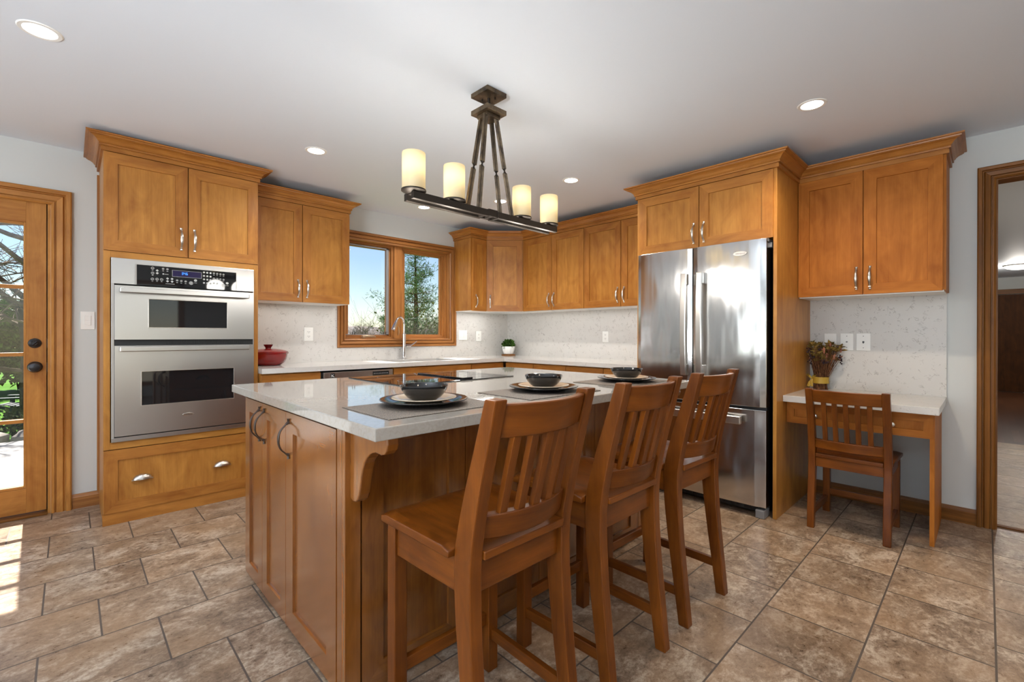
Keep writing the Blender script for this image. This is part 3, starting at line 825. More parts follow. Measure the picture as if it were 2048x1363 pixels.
# ---- upper cabinet left of the window
UX0, UX1, UY, UZ0, UZ1 = -3.0695, -2.2696, -.3353, 1.4648, 2.2836
def wall_cab(nm, x0, x1, y0, y1, z0, z1, mat, rt, grain=Z3):
    mb = MB(); mb.box(x0, x1, y0, y1, z0, z1, grain); part(nm, mb, mat, rt, .001)
uc = root('wall_cabinet', (-2.67, -.17, UZ0), 'two-door maple wall cabinet between the oven cabinet and the window', 'cabinet')
wall_cab('cabinet_body', UX0+.001, UX1, UY+.021, -.002, UZ0+.004, UZ1+.01, MAT['panel'], uc)
mb = MB(); mb.box(UX0+.001, UX1-.004, UY+.024, -.02, UZ0-.004, UZ0+.004); part('cabinet_underside', mb, MAT['white'], uc)
fr = frL(UY+.021)
door_part(uc, fr, UX0+.012, -2.676-.003, UZ0, UZ1, -2.712, 1.576); door_part(uc, fr, -2.676+.003, UX1, UZ0, UZ1, -2.640, 1.576)
mb = MB(); mb.sweep([(UX0+.001, UY+.012), (UX1, UY+.012), (UX1, -.002)], CROWN, z0=UZ1, side=-1); part('crown_molding', mb, MAT['frame'], uc)

# ---- uppers right of the window, the corner and the fridge wall
SX, SX1, SY1, XR = -.8575, -.6425, -.6211, -.3376
nc = root('wall_cabinet', (-.75, -.17, UZ0), 'narrow one-door maple wall cabinet right of the window', 'cabinet')
wall_cab('cabinet_body', SX, SX1, UY+.021, -.002, UZ0+.004, UZ1+.01, MAT['panel'], nc)
mb = MB(); mb.box(SX+.004, SX1, UY+.024, -.02, UZ0-.004, UZ0+.004); part('cabinet_underside', mb, MAT['white'], nc)
door_part(nc, frL(UY+.021), SX+.016, SX1-.003, UZ0, UZ1, SX+.058, 1.576, fw=.056)
cc = root('corner_cabinet', (-.3, -.3, UZ0), 'angled maple corner wall cabinet with one door', 'cabinet')
mb = MB(); q = [(SX1+.001, -.002), (SX1+.001, UY+.015), (XR+.015, SY1+.001), (-.002, SY1+.001), (-.002, -.002)]
mb.prism([(a, b, UZ0+.004) for a, b in q], (0, 0, UZ1-UZ0+.006)); part('cabinet_body', mb, MAT['panel'], cc)
mb = MB(); mb.prism([(a*.97-.004, b*.97-.004, UZ0-.004) for a, b in q], (0, 0, .008)); part('cabinet_underside', mb, MAT['white'], cc)
p0, p1 = Vector((SX1, UY, 0)), Vector((XR, SY1, 0)); du = (p1-p0).normalized(); dn = du.cross(Z3)
frc = Fr(p0-dn*.016, du, dn); L_ = (p1-p0).length
door_part(cc, frc, .006, L_-.006, UZ0, UZ1, .042, 1.576)
GY = [-.6211, -1.0568, -1.4933, -1.9305, -2.367]
for k, lb in ((0, 'two-door maple wall cabinet beside the corner cabinet'), (2, 'two-door maple wall cabinet next to the refrigerator cabinet')):
    c_ = root('wall_cabinet', (-.17, GY[k+1], UZ0), lb, 'cabinet')
    wall_cab('cabinet_body', XR+.021, -.002, GY[k+2] if k == 0 else -2.393, GY[k]-.001, UZ0+.004, UZ1+.01, MAT['panel'], c_)
    mb = MB(); mb.box(XR+.024, -.02, GY[k+2]+.002, GY[k]-.003, UZ0-.004, UZ0+.004); part('cabinet_underside', mb, MAT['white'], c_)
    f_ = frR(XR+.021)
    door_part(c_, f_, -GY[k]+.003, -GY[k+1]-.003, UZ0, UZ1, -GY[k+1]-.036, 1.576)
    door_part(c_, f_, -GY[k+1]+.003, -GY[k+2]-.003, UZ0, UZ1, -GY[k+1]+.036, 1.576)
mb = MB(); mb.sweep([(SX, -.002), (SX, UY+.012), (SX1+.004, UY+.012), (XR+.012, SY1+.004), (XR+.012, -2.392)], CROWN, z0=UZ1, side=-1)
single('crown_molding', mb, MAT['frame'], (-.4, -.6, UZ1), 'stepped maple crown molding along the top of the corner wall cabinets', 'molding')
# slim light bar under the corner cabinets
mb = MB(); mb.box(-.30, -.26, -1.02, -.66, UZ0-.016, UZ0-.0045); single('light_bar', mb, MAT['white'], (-.28, -.84, UZ0-.016), 'slim white light bar under the wall cabinet beside the corner', 'light', bevel=.003)

# ---- refrigerator surround
FX, FY0, FY1, FZ0, FZ1 = -.8245, -2.394, -3.4075, 1.8258, 2.2727
fc = root('refrigerator_cabinet', (-.4, -2.9, 0), 'maple cabinet over the refrigerator with tall side panels', 'cabinet')
mb = MB(); mb.box(FX+.012, -.002, FY0-.022, FY0, 0, FZ1+.012, Z3); part('side_panel', mb, MAT['panel'], fc, .001)
mb = MB(); mb.box(FX+.012, -.002, FY1, FY1+.022, 0, FZ1+.012, Z3); part('side_panel', mb, MAT['panel'], fc, .001)
mb = MB(); mb.box(FX+.021, -.002, FY1+.022, FY0-.022, FZ0+.002, FZ1+.012, Y3); part('cabinet_body', mb, MAT['panel'], fc)
fr = frR(FX+.021); ym = 2.900
door_part(fc, fr, 2.414, ym-.003, FZ0, FZ1, ym-.038, 1.930); door_part(fc, fr, ym+.003, 3.3865, FZ0, FZ1, ym+.036, 1.930)
dc = root('wall_cabinet', (-.17, -3.79, 1.4614), 'two-door maple wall cabinet above the desk', 'cabinet')
DXF, DY0, DY1, DZA, DZB = -.35, -3.4089, -4.1684, 1.4614, 2.2773
wall_cab('cabinet_body', DXF+.021, -.002, DY1-.014, DY0, DZA+.004, DZB+.01, MAT['deskw'], dc)
mb = MB(); mb.box(DXF+.024, -.02, DY1-.004, DY0-.004, DZA-.006, DZA+.004); part('cabinet_underside', mb, MAT['white'], dc)
fr = frR(DXF+.021); WDK = [MAT['deskw'], MAT['deskw']]
door_part(dc, fr, 3.412, 3.785-.003, DZA, DZB, 3.749, 1.568, WDK); door_part(dc, fr, 3.785+.003, 4.1684, DZA, DZB, 3.821, 1.568, WDK)
mb = MB(); mb.sweep([(XR-.072, FY0), (FX+.012, FY0), (FX+.012, FY1), (DXF+.012, FY1), (DXF+.012, DY1-.014), (-.002, DY1-.014)], CROWN, z0=2.273, side=-1)
single('crown_molding', mb, MAT['frame'], (-.5, -3.4, 2.273), 'maple crown molding running over the refrigerator and desk cabinets', 'molding')

# ---- refrigerator
rf = root('refrigerator', (-.45, -2.895, 0), 'stainless french-door refrigerator with bottom freezer drawer', 'refrigerator')
RY_0, RY_1, RXF = -2.428, -3.360, -.868
mb = MB(); mb.box(-.775, -.04, RY_1+.004, RY_0-.004, .03, 1.80); part('refrigerator_body', mb, MAT['black'], rf, .004)
def rdoor(nm, ya, yb, z0, z1):
    """door with a softly bowed front"""
    mb = MB(); n = 14; prof = []
    for k in range(n+1):
        t = k/n; y = ya+(yb-ya)*t
        e = min(t, 1-t)*abs(yb-ya)
        bow = .010*(1-(2*t-1)**2)
        edge = -.010*max(0, 1-e/.014)**2
        prof.append((y, RXF-bow-edge))
    F = [(x, y) for (y, x) in prof]
    pts = [(-.785, ya)]+F+[(-.785, yb)]
    mb.prism([(x, y, z0) for (x, y) in pts], (0, 0, z1-z0), Y3)
    return part(nm, mb, MAT['steel'], rf, .002, ang=50)
YC = -2.872
dl = rdoor('refrigerator_door', RY_0, YC+.003, .722, 1.818); dr_ = rdoor('refrigerator_door', YC-.003, RY_1, .722, 1.818); fz = rdoor('freezer_drawer', RY_0, RY_1, .072, .702)
def vhandle(ya, yb, par):
    mb = MB(); n = 12
    o_, i_ = [], []
    for k in range(n+1):
        t = k/n; z = .905+t*(1.632-.905); b = .012*(1-(2*t-1)**2)
        o_.append((RXF-.062-b, z)); i_.append((RXF-.045-b, z))
    mb.prism([(x, ya, z) for x, z in o_]+[(x, ya, z) for x, z in i_[::-1]], (0, yb-ya, 0), Z3)
    for z in (.905, 1.555): mb.box(RXF-.048, RXF-.006, min(ya, yb)+.004, max(ya, yb)-.004, z, z+.077, Z3)
    part('handle', mb, MAT['nickel'], par, .004)
vhandle(-2.812, -2.852, dl); vhandle(-2.926, -2.966, dr_)
mb = MB(); mb.box(RXF-.072, RXF-.044, -3.228, -2.545, .606, .660, Y3)
for yy in (-3.21, -2.60): mb.box(RXF-.05, RXF-.004, yy, yy+.05, .625, .653, Y3)
part('handle', mb, MAT['nickel'], fz, .006)
mb = MB(); mb.box(-.83, -.76, RY_1+.005, RY_0-.005, .702, .722); part('door_gap_seal', mb, MAT['black'], rf)
mb = MB(); mb.box(-.80, -.70, RY_1+.03, RY_0-.03, .02, .065)
for k in range(16): mb.box(-.806, -.80, RY_0-.12-k*.045, RY_0-.15-k*.045, .032, .052)
part('toe_grille', mb, MAT['rubber'], rf)
mb = MB(); mb.prism([(-.87, RY_1+.006, 0), (-.87, RY_1+.062, 0), (-.77, RY_1+.062, 0), (-.77, RY_1+.006, 0)], (0, 0, .055)); part('foot', mb, MAT['greyp'], rf, .006)
mb = MB(); mb.box(-.87, -.77, RY_0-.062, RY_0-.006, 0, .055); part('foot', mb, MAT['greyp'], rf, .006)
mb = MB(); mb.box(-.84, -.74, RY_1-.002, RY_1+.05, 1.80, 1.822); mb.box(-.80, -.76, RY_1-.014, RY_1+.02, 1.765, 1.80); part('hinge_cover', mb, MAT['greyp'], rf, .004)
emblem(frR(RXF-.0095), 3.203, 1.735, 0, dr_, .088, .03)
# ------------------------------------------------------------------ base cabinets, worktop, splash
ZC, ZCL = .9381, .9002
def base_unit(label, fr, u0, u1, nd, hollow=False):
    c = fr.p((u0+u1)/2, 0, -.3); rt = root('base_cabinet', (c.x, c.y, 0), label, 'cabinet', 'base cabinets under the worktop')
    mb = MB()
    if hollow:
        for (a, b, c, d, e, f) in ((u0+.001, u0+.019, .09, ZCL-.001, -.58, -.001), (u1-.019, u1-.001, .09, ZCL-.001, -.58, -.001), (u0+.019, u1-.019, .09, .11, -.58, -.001), (u0+.019, u1-.019, .11, ZCL-.001, -.58, -.57), (u0+.019, u1-.019, .70, ZCL-.001, -.019, -.001)): fr.hexa(mb, a, b, c, d, e, f)
    else: fr.hexa(mb, u0+.001, u1-.001, .09, ZCL-.001, -.58, -.001)
    part('cabinet_body', mb, MAT['panel'], rt)
    mb = MB(); fr.hexa(mb, u0+.001, u1-.001, 0.001, .09, -.56, -.07, fr.u); part('toe_board', mb, MAT['frame'], rt)
    mb = MB(); fr.hexa(mb, u0+.003, u1-.003, .735, ZCL-.012, 0, .02, fr.u); o = part('drawer', mb, MAT['frame'], rt, .002)
    if nd: part('cup_handle', cup(fr, (u0+u1)/2, .815, d0=.02), MAT['nickel'], o)
    w = (u1-u0)/max(1, nd)
    for k in range(max(1, nd)):
        door_part(rt, fr, u0+k*w+.003, u0+(k+1)*w-.003, .10, .728, (u0+(k+1)*w-.04) if k % 2 == 0 else (u0+k*w+.04), .62)
    return rt
fb = frL(-.601)
base_unit('maple drawer cabinet between the oven cabinet and the dishwasher', fb, -3.068, -2.632, 1)
base_unit('wide maple sink cabinet to the right of the dishwasher', fb, -1.988, -1.094, 2, True)
base_unit('maple base cabinet at the corner end of the window wall', fb, -1.093, -.640, 1)
fb = frR(-.609)
for k, lb in enumerate(('first maple base cabinet from the corner on the refrigerator wall', 'second maple base cabinet from the corner on the refrigerator wall', 'third maple base cabinet from the corner on the refrigerator wall', 'maple base cabinet right against the refrigerator panel')):
    base_unit(lb, fb, (.642, 1.062, 1.5, 1.938)[k], (1.061, 1.499, 1.937, 2.390)[k], 1)
dw = root('dishwasher', (-2.31, -.3, 0), 'stainless dishwasher under the worktop left of the sink', 'dishwasher')
mb = MB(); mb.box(-2.628, -1.992, -.59, -.03, .09, .885); part('dishwasher_body', mb, MAT['black'], dw)
mb = MB(); mb.box(-2.612, -1.996, -.624, -.59, .10, .885, X3); part('dishwasher_door', mb, MAT['steelo'], dw, .003)
mb = MB(); mb.box(-2.19, -2.035, -.6255, -.62, .836, .872); nb_ = len(mb.m)
for k in range(9): mb.box(-2.18+k*.0155, -2.171+k*.0155, -.6262, -.6255, .850, .858)
mb.m[nb_:] = [1]*(len(mb.m)-nb_)
part('display', mb, [MAT['bglass'], MAT['greyp']], dw)
mb = MB(); mb.box(-2.556, -2.522, -.6252, -.62, .838, .873); lg = part('emblem', mb, MAT['black'], dw)
mb = MB(); mb.box(-2.550, -2.546, -.6258, -.625, .844, .866); mb.hexa([(-2.546, -.6258, .853), (-2.530, -.6258, .863), (-2.530, -.625, .863), (-2.546, -.625, .853), (-2.546, -.6258, .857), (-2.530, -.6258, .867), (-2.530, -.625, .867), (-2.546, -.625, .857)]); mb.hexa([(-2.546, -.6258, .853), (-2.528, -.6258, .843), (-2.528, -.625, .843), (-2.546, -.625, .853), (-2.546, -.6258, .857), (-2.524, -.6258, .846), (-2.524, -.625, .846), (-2.546, -.625, .857)])
part('emblem_mark', mb, MAT['white'], dw)
mb = MB(); mb.box(-2.628, -1.992, -.54, -.1, 0.001, .09); part('toe_board', mb, MAT['black'], dw)

SKX0, SKX1, SKY0, SKY1 = -1.90, -1.20, -.55, -.14
mb = MB(); e = -.0185
for (a, b, c, d) in ((-3.068, SKX0, -.6405, e), (SKX1, -.6491, -.6405, e), (SKX0, SKX1, -.6405, SKY0), (SKX0, SKX1, SKY1, e), (-.6491, e, -2.3915, e)):
    mb.box(a, b, c, d, ZCL, ZC, X3)
single('countertop', mb, MAT['quartzt'], (-1.8, -.33, ZCL), 'long pale quartz worktop running under the window and round the corner', 'countertop')
sk = root('sink', (-1.55, -.345, .74), 'undermount stainless sink below the window', 'sink')
mb = MB(); t_ = .006
mb.box(SKX0-t_, SKX1+t_, SKY0-t_, SKY1+t_, .732, .738); mb.box(SKX0-t_, SKX0, SKY0-t_, SKY1+t_, .738, ZCL-.0005); mb.box(SKX1, SKX1+t_, SKY0-t_, SKY1+t_, .738, ZCL-.0005)
mb.box(SKX0, SKX1, SKY0-t_, SKY0, .738, ZCL-.0005); mb.box(SKX0, SKX1, SKY1, SKY1+t_, .738, ZCL-.0005)
part('basin', mb, MAT['steelo'], sk)
mb = MB(); mb.lathe([(0, .7385), (.045, .7385), (.045, .741), (.03, .742), (0, .741)], (-1.55, -.345, 0), 24); part('drain', mb, MAT['chrome'], sk)
fa = root('faucet', (-1.567, -.085, ZC), 'chrome gooseneck faucet with side lever in front of the window', 'faucet')
bx_, by_ = -1.567, -.085
mb = MB(); mb.lathe([(.025, ZC), (.025, ZC+.006), (.019, ZC+.010), (.019, 1.195), (.0205, 1.197), (.0205, 1.203), (.0125, 1.207)], (bx_, by_, 0), 24)
part('faucet_body', mb, MAT['chrome'], fa)
mb = MB(); dv = Vector((-.93, -.37, 0)); pts = [Vector((bx_, by_, 1.20)), Vector((bx_, by_, 1.305))]
for k in range(1, 12):
    a = math.pi*k/12*.93
    pts.append(Vector((bx_, by_, 1.305))+dv*(.062-.062*math.cos(a))+Z3*.068*math.sin(a))
mb.tube(pts, .0105, 14); part('spout', mb, MAT['chrome'], fa)
pe = pts[-1]; dd = (pts[-1]-pts[-2]).normalized()
mb = MB(); mb.tube([pe, pe+dd*.03, pe+dd*.10, pe+dd*.118], [.012, .015, .0185, .0175], 16); part('spray_head', mb, MAT['chrome'], fa)
mb = MB(); mb.tube([(bx_+.02, by_, 1.075), (bx_+.075, by_-.004, 1.075)], .0155, 16); mb.tube([(bx_+.068, by_-.003, 1.075), (bx_+.10, by_-.006, 1.090), (bx_+.15, by_-.012, 1.122)], [.007, .006, .0045], 10); part('lever', mb, MAT['chrome'], fa)

def splash(name, boxes, loc, label):
    mb = MB()
    for b in boxes: mb.box(*b)
    return single(name, mb, MAT['quartz'], loc, label, 'backsplash')
WL_, WR_ = -2.2479, -.8393
splash('backsplash', [(-3.068, WL_, -.018, -.0005, ZC, 1.464), (WL_, WR_, -.018, -.0005, ZC, 1.065), (WR_, -.0005, -.018, -.0005, ZC, 1.464)], (-1.5, -.01, ZC), 'pale veined quartz backsplash around the sink window')
splash('backsplash', [(-.018, -.0005, -2.393, -.0185, ZC, 1.464)], (-.01, -1.2, ZC), 'pale veined quartz backsplash between corner and refrigerator')
splash('backsplash', [(-.015, -.0005, -4.172, -3.408, .794, 1.458)], (-.01, -3.8, .794), 'pale veined quartz backsplash above the desk')

# ------------------------------------------------------------------ outlets and switch plates
def plate(name, fr, u0, u1, z0, z1, d, label, kind, cat='outlet', group=None):
    c = fr.p((u0+u1)/2, (z0+z1)/2, d); rt = root(name, c, label, cat, group)
    mb = MB(); fr.hexa(mb, u0, u1, z0, z1, d+.0003, d+.006); part('cover_plate', mb, MAT['white'], rt, .002)
    um, zm = (u0+u1)/2, (z0+z1)/2
    if kind == 'outlet':
        for s in (-1, 1):
            mb = MB(); fr.hexa(mb, um-.017, um+.017, zm+s*.02-.014, zm+s*.02+.014, d+.006, d+.0075); so = part('socket', mb, MAT['white'], rt, .002)
            mb = MB()
            for q in (-.007, .007): fr.hexa(mb, um+q-.0015, um+q+.0015, zm+s*.02-.002, zm+s*.02+.007, d+.0076, d+.0079)
            fr.hexa(mb, um-.0025, um+.0025, zm+s*.02-.010, zm+s*.02-.006, d+.0076, d+.0079); part('slots', mb, MAT['slot'], so)
    elif kind in ('switch', 'double'):
        for q in ((0,) if kind == 'switch' else (-.024, .024)):
            mb = MB(); fr.hexa(mb, um+q-.0165, um+q+.0165, zm-.033, zm+.033, d+.006, d+.009); fr.hexa(mb, um+q-.0165, um+q+.0165, zm-.0005, zm+.033, d+.009, d+.0105)
            part('rocker', mb, MAT['white'], rt, .001)
    elif kind == 'jack':
        mb = MB(); fr.hexa(mb, um-.006, um+.006, zm-.005, zm+.006, d+.006, d+.0066)
        q = [fr.p(um-.006, zm-.005, d+.006), fr.p(um+.006, zm-.005, d+.006), fr.p(um, zm-.012, d+.006)]; mb.prism(q, fr.n*.0006); part('jack_hole', mb, MAT['black'], rt)
    elif kind == 'coax':
        mb = MB(); mb.tube([fr.p(um, zm, d+.005), fr.p(um, zm, d+.014)], .0055, 10); part('connector', mb, MAT['greyp'], rt)
    if kind in ('jack', 'coax'):
        for s in (-1, 1):
            mb = MB(); mb.tube([fr.p(um, zm+s*.042, d+.0055), fr.p(um, zm+s*.042, d+.0072)], .0032, 8); part('screw', mb, MAT['greyp'], rt)
pl = frL(0); prr = frR(0)
plate('wall_outlet', pl, -2.553, -2.472, 1.134, 1.257, .018, 'white wall outlet on the splashback between the red pot and the window', 'outlet')
plate('switch_plate', pl, -.804, -.680, 1.133, 1.247, .018, 'wide white double switch plate just right of the window', 'double', 'switch')
plate('wall_outlet', pl, -.542, -.462, 1.116, 1.238, .018, 'narrow white wall outlet on the splashback left of the room corner', 'outlet')
plate('wall_outlet', prr, 1.502, 1.576, 1.118, 1.232, .018, 'white wall outlet on the splashback left of the refrigerator', 'outlet')
plate('light_switch', pl, -4.025, -3.952, 1.224, 1.348, 0, 'white light switch on the wall between the glass door and oven cabinet', 'switch', 'switch')
plate('wall_plate', prr, 3.502, 3.578, 1.083, 1.206, .015, 'blank white wall plate partly hidden by the dried flowers', 'blank', 'wall plate')
plate('wall_plate', prr, 3.602, 3.680, 1.083, 1.206, .015, 'white cable wall plate, middle of the three above the desk', 'coax', 'wall plate')
plate('wall_plate', prr, 3.697, 3.779, 1.083, 1.206, .015, 'white telephone jack wall plate with a dark heart-shaped hole', 'jack', 'wall plate')

# ------------------------------------------------------------------ island
IX0, IX1, IY0, IY1, IZ, IZL = -3.4964, -1.5962, -3.2162, -1.7101, .938, .9015
BX0, BX1, BY0, BY1 = -3.4556, -1.64, -2.9326, -1.787
WI = [MAT['isl'], MAT['isl']]
mb = MB(); mb.box(IX0, IX1, IY0, IY1, IZL, IZ, X3)
single('island_countertop', mb, MAT['quartzi'], (-2.55, -2.46, IZL), 'polished grey-beige quartz slab on top of the kitchen island', 'countertop', bevel=.003)
isl = root('kitchen_island', (-2.55, -2.36, 0), 'maple kitchen island base with doors and scrolled corbels', 'island')
mb = MB(); mb.box(BX0+.021, BX1-.021, BY0+.021, BY1-.021, .045, IZL-.0005, Z3)
mb.box(BX0+.002, BX0+.03, BY0+.0212, BY0+.0616, .025, IZL-.0005, Z3); mb.box(BX0+.002, BX0+.03, BY1-.018, BY1, .025, IZL-.0005, Z3)
mb.box(BX0+.004, BX0+.03, BY0+.06, BY1-.018, .882, IZL-.0005, Y3)
part('cabinet_body', mb, MAT['isl'], isl, .001)
mb = MB(); mb.box(BX0+.03, -1.80, BY0+.012, BY1-.06, 0.0005, .05, X3); part('toe_board', mb, MAT['isl'], isl)
fi = Fr((BX0+.021, 0, 0), -Y3, -X3)
hk = dict(hm='pewter', hl=.158, hh=.036, heavy=.8)
door_part(isl, fi, 1.803, 2.0675, .025, .879, 2.035, .782, WI, fw=.062, **hk)
door_part(isl, fi, 2.0705, 2.3825, .025, .879, 2.107, .782, WI, fw=.066, **hk)
door_part(isl, fi, 2.3855, 2.8695, .025, .879, 2.424, .777, WI, fw=.078, **hk)
ff = Fr((0, BY0+.021, 0), X3, -Y3)
mb = MB(); ff.hexa(mb, BX0+.002, -3.400, .018, IZL-.0005, 0, .021); part('corner_stile', mb, MAT['isl'], isl, .002)
mb = MB(); ff.hexa(mb, -1.698, BX1, .055, IZL-.0005, 0, .021); part('corner_stile', mb, MAT['isl'], isl, .002)
nP = 4; pw = (3.3965-1.70)/nP
for k in range(nP):
    mb = MB(); shaker(mb, ff, -3.3965+k*pw+.001, -3.3965+(k+1)*pw-.002, .018, IZL-.002, .076, .021, .010); part('front_panel', mb, WI, isl)
fk = Fr((0, BY1-.021, 0), -X3, Y3)
for k in range(4):
    w = (3.43-1.66)/4
    door_part(isl, fk, 1.66+k*w+.002, 1.66+(k+1)*w-.002, .06, .70, 1.66+k*w+(.05 if k % 2 else w-.05), .6, WI, **hk)
    mb = MB(); fk.hexa(mb, 1.66+k*w+.002, 1.66+(k+1)*w-.002, .71, .885, 0, .021, X3); o = part('drawer', mb, MAT['isl'], isl, .002); part('cup_handle', cup(fk, 1.66+(k+.5)*w, .80), MAT['pewter'], o)
fe = Fr((BX1-.021, 0, 0), Y3, X3)
for k in range(2):
    w = (2.93-1.79)/2
    door_part(isl, fe, -2.93+k*w+.002, -2.93+(k+1)*w-.002, .06, .885, -2.93+k*w+(w-.05 if k == 0 else .05), .78, WI, **hk)
# corbels under the overhang
def corbel(x0, x1):
    pts = [(-2.9326, .9), (-3.172, .9), (-3.174, .876), (-3.168, .858), (-3.155, .846), (-3.138, .841), (-3.120, .842), (-3.102, .842), (-3.085, .838), (-3.066, .829), (-3.048, .815), (-3.033, .797), (-3.022, .775), (-3.014, .750), (-3.007, .720), (-2.998, .692), (-2.988, .674), (-2.974, .664), (-2.958, .661), (-2.944, .664), (-2.9326, .672)]
    mb = MB(); mb.prism([(x0, y, z) for y, z in pts], (x1-x0, 0, 0), Z3)
    part('corbel', mb, MAT['isl'], isl, .004)
corbel(-3.438, -3.400); corbel(-1.698, -1.660)

# cooktop let into the island
ck = root('cooktop', (-2.535, -2.07, IZ), 'black glass cooktop with centre vent set in the island', 'cooktop')
mb = MB(); mb.box(-2.922, -2.151, -2.352, -1.772, IZ+.0003, IZ+.0055); part('glass_top', mb, MAT['bglass'], ck, .002)
mb = MB(); mb.box(-2.512, -2.440, -2.318, -1.852, IZ+.0056, IZ+.0135)
part('vent_cover', mb, MAT['bglass'], ck, .002)
mb = MB()
for (cx_, cy_, r_) in ((-2.73, -1.93, .085), (-2.73, -2.20, .105), (-2.30, -1.93, .105), (-2.30, -2.20, .085)):
    n = 40
    for k in range(n):
        a, b = 2*math.pi*k/n, 2*math.pi*(k+1)/n
        q = [(cx_+s*math.cos(t), cy_+s*math.sin(t), IZ+.0056) for t, s in ((a, r_), (b, r_), (b, r_-.002), (a, r_-.002))]
        mb.add(q+[(p[0], p[1], IZ+.0059) for p in q], [(0, 1, 2, 3), (4, 5, 6, 7)])
part('burner_rings', mb, MAT['greyp'], ck)

# ------------------------------------------------------------------ place settings
PM = [(-3.412, -2.957), (-2.815, -2.360), (-2.160, -1.705)]
PC = [(-3.165, -2.940), (-2.545, -2.955), (-1.910, -2.985)]
WH = ['nearest the island corner', 'at the middle seat of the island', 'at the far seat near the refrigerator']
dp0 = sp0 = bo0 = None
for k in range(3):
    mb = MB(); mb.box(PM[k][0], PM[k][1], -3.135, -2.815, IZ+.0003, IZ+.003)
    single('placemat', mb, MAT['mat'], ((PM[k][0]+PM[k][1])/2, -2.975, IZ), 'grey woven placemat '+WH[k], 'placemat', 'placemats on the island', bevel=.001)
    cx_, cy_ = PC[k]; zb = IZ+.0032
    if k == 0:
        mb = MB(); mb.lathe([(0, zb), (.088, zb), (.092, zb+.002), (.118, zb+.008), (.150, zb+.0165), (.1555, zb+.0185), (.1555, zb+.0215), (.150, zb+.0215), (.120, zb+.0135), (.108, zb+.0085), (.085, zb+.0065), (0, zb+.0065)], (cx_, cy_, 0), 56)
        dp0 = single('dinner_plate', mb, MAT['charcoal'], (cx_, cy_, zb), 'charcoal dinner plate '+WH[k], 'plate', 'charcoal dinner plates on the island')
        z2 = zb+.0067
        mb = MB(); mb.lathe([(0, z2), (.062, z2), (.066, z2+.002), (.090, z2+.009), (.112, z2+.0155), (.115, z2+.0175), (.114, z2+.0195), (.110, z2+.0192), (.088, z2+.0125), (.078, z2+.0085), (.060, z2+.0065), (0, z2+.0065)], (cx_, cy_, 0), 52)
        sp0 = single('salad_plate', mb, MAT['tan'], (cx_, cy_, z2), 'tan salad plate '+WH[k], 'plate', 'tan salad plates on the island')
        z3 = z2+.0067
        mb = MB(); mb.lathe([(0, z3), (.042, z3), (.045, z3+.003), (.060, z3+.012), (.073, z3+.026), (.0815, z3+.042), (.0845, z3+.050), (.0858, z3+.0535), (.0845, z3+.0555), (.0818, z3+.0545), (.079, z3+.046), (.070, z3+.029), (.056, z3+.014), (.040, z3+.007), (0, z3+.006)], (cx_, cy_, 0), 52)
        bo0 = single('bowl', mb, MAT['charcoal'], (cx_, cy_, z3), 'charcoal bowl on the plates '+WH[k], 'bowl', 'charcoal bowls on the island')
    else:
        dup(dp0, (cx_, cy_, zb), 'charcoal dinner plate '+WH[k]); dup(sp0, (cx_, cy_, z2), 'tan salad plate '+WH[k]); dup(bo0, (cx_, cy_, z3), 'charcoal bowl on the plates '+WH[k])

# ------------------------------------------------------------------ slat back seats (stools and the desk chair)
def seat_mesh(w0, w1, y0, y1, zt, th, nx=14, ny=12, dish=.012):
    """slightly scooped plank seat; w0 front width, w1 rear width; y1 is the front"""
    vs = []; fs = []
    for lay in (0, 1):
        for j in range(ny+1):
            v = j/ny; y = y0+(y1-y0)*v; w = w1+(w0-w1)*v
            for i in range(nx+1):
                u = -1+2*i/nx
                z = zt
                if lay == 1:
                    sx = max(0, 1-abs(u)**2.5); sy = max(0, 1-abs(2*v-1+.25)**3)
                    ridge = math.exp(-(u/.16)**2)*max(0, v-.45)*.9
                    z = zt-dish*sx*sy*(1-ridge)
                    ed = min(1-abs(u), 1.0)*w/2
                    z -= .006*max(0, 1-ed/.02)**2
                    ev = min(v, 1-v)*(y1-y0); z -= .006*max(0, 1-ev/.02)**2
                else: z = zt-th
                vs.append((u*w/2, y, z))
    n = (nx+1)*(ny+1); r = nx+1
    for j in range(ny):
        for i in range(nx):
            a = j*r+i
            fs.append((n+a, n+a+1, n+a+r+1, n+a+r)); fs.append((a, a+r, a+r+1, a+1))
    for i in range(nx):
        fs.append((i, i+1, n+i+1, n+i)); b = ny*r+i; fs.append((b+1, b, n+b, n+b+1))
    for j in range(ny):
        a = j*r; fs.append((a+r, a, n+a, n+a+r)); b = j*r+nx; fs.append((b, b+r, n+b+r, n+b))
    mb = MB(); mb.add(vs, fs, Y3, 0, True); return mb
def curved_rail(x0, x1, yfun, z0, z1, lean, th, sag, n=12, zref=0, topcurve=0):
    """bowed back rail: bulges backwards by sag in the middle"""
    mb = MB(); vs = []; fs = []
    for i in range(n+1):
        t = i/n; x = x0+(x1-x0)*t; s = sag*(1-(2*t-1)**2)
        zt = z1+topcurve*(1-(2*t-1)**2)
        for z in (z0, zt):
            y = yfun(z)-s
            vs += [(x, y-th/2, z), (x, y+th/2, z)]
    for i in range(n):
        a, b = 4*i, 4*(i+1)
        fs += [(a, b, b+2, a+2), (a+1, a+3, b+3, b+1), (a+2, b+2, b+3, a+3), (a, a+1, b+1, b)]
    fs += [(0, 2, 3, 1), (4*n, 4*n+1, 4*n+3, 4*n+2)]
    mb.add(vs, fs, X3, 0, True); return mb
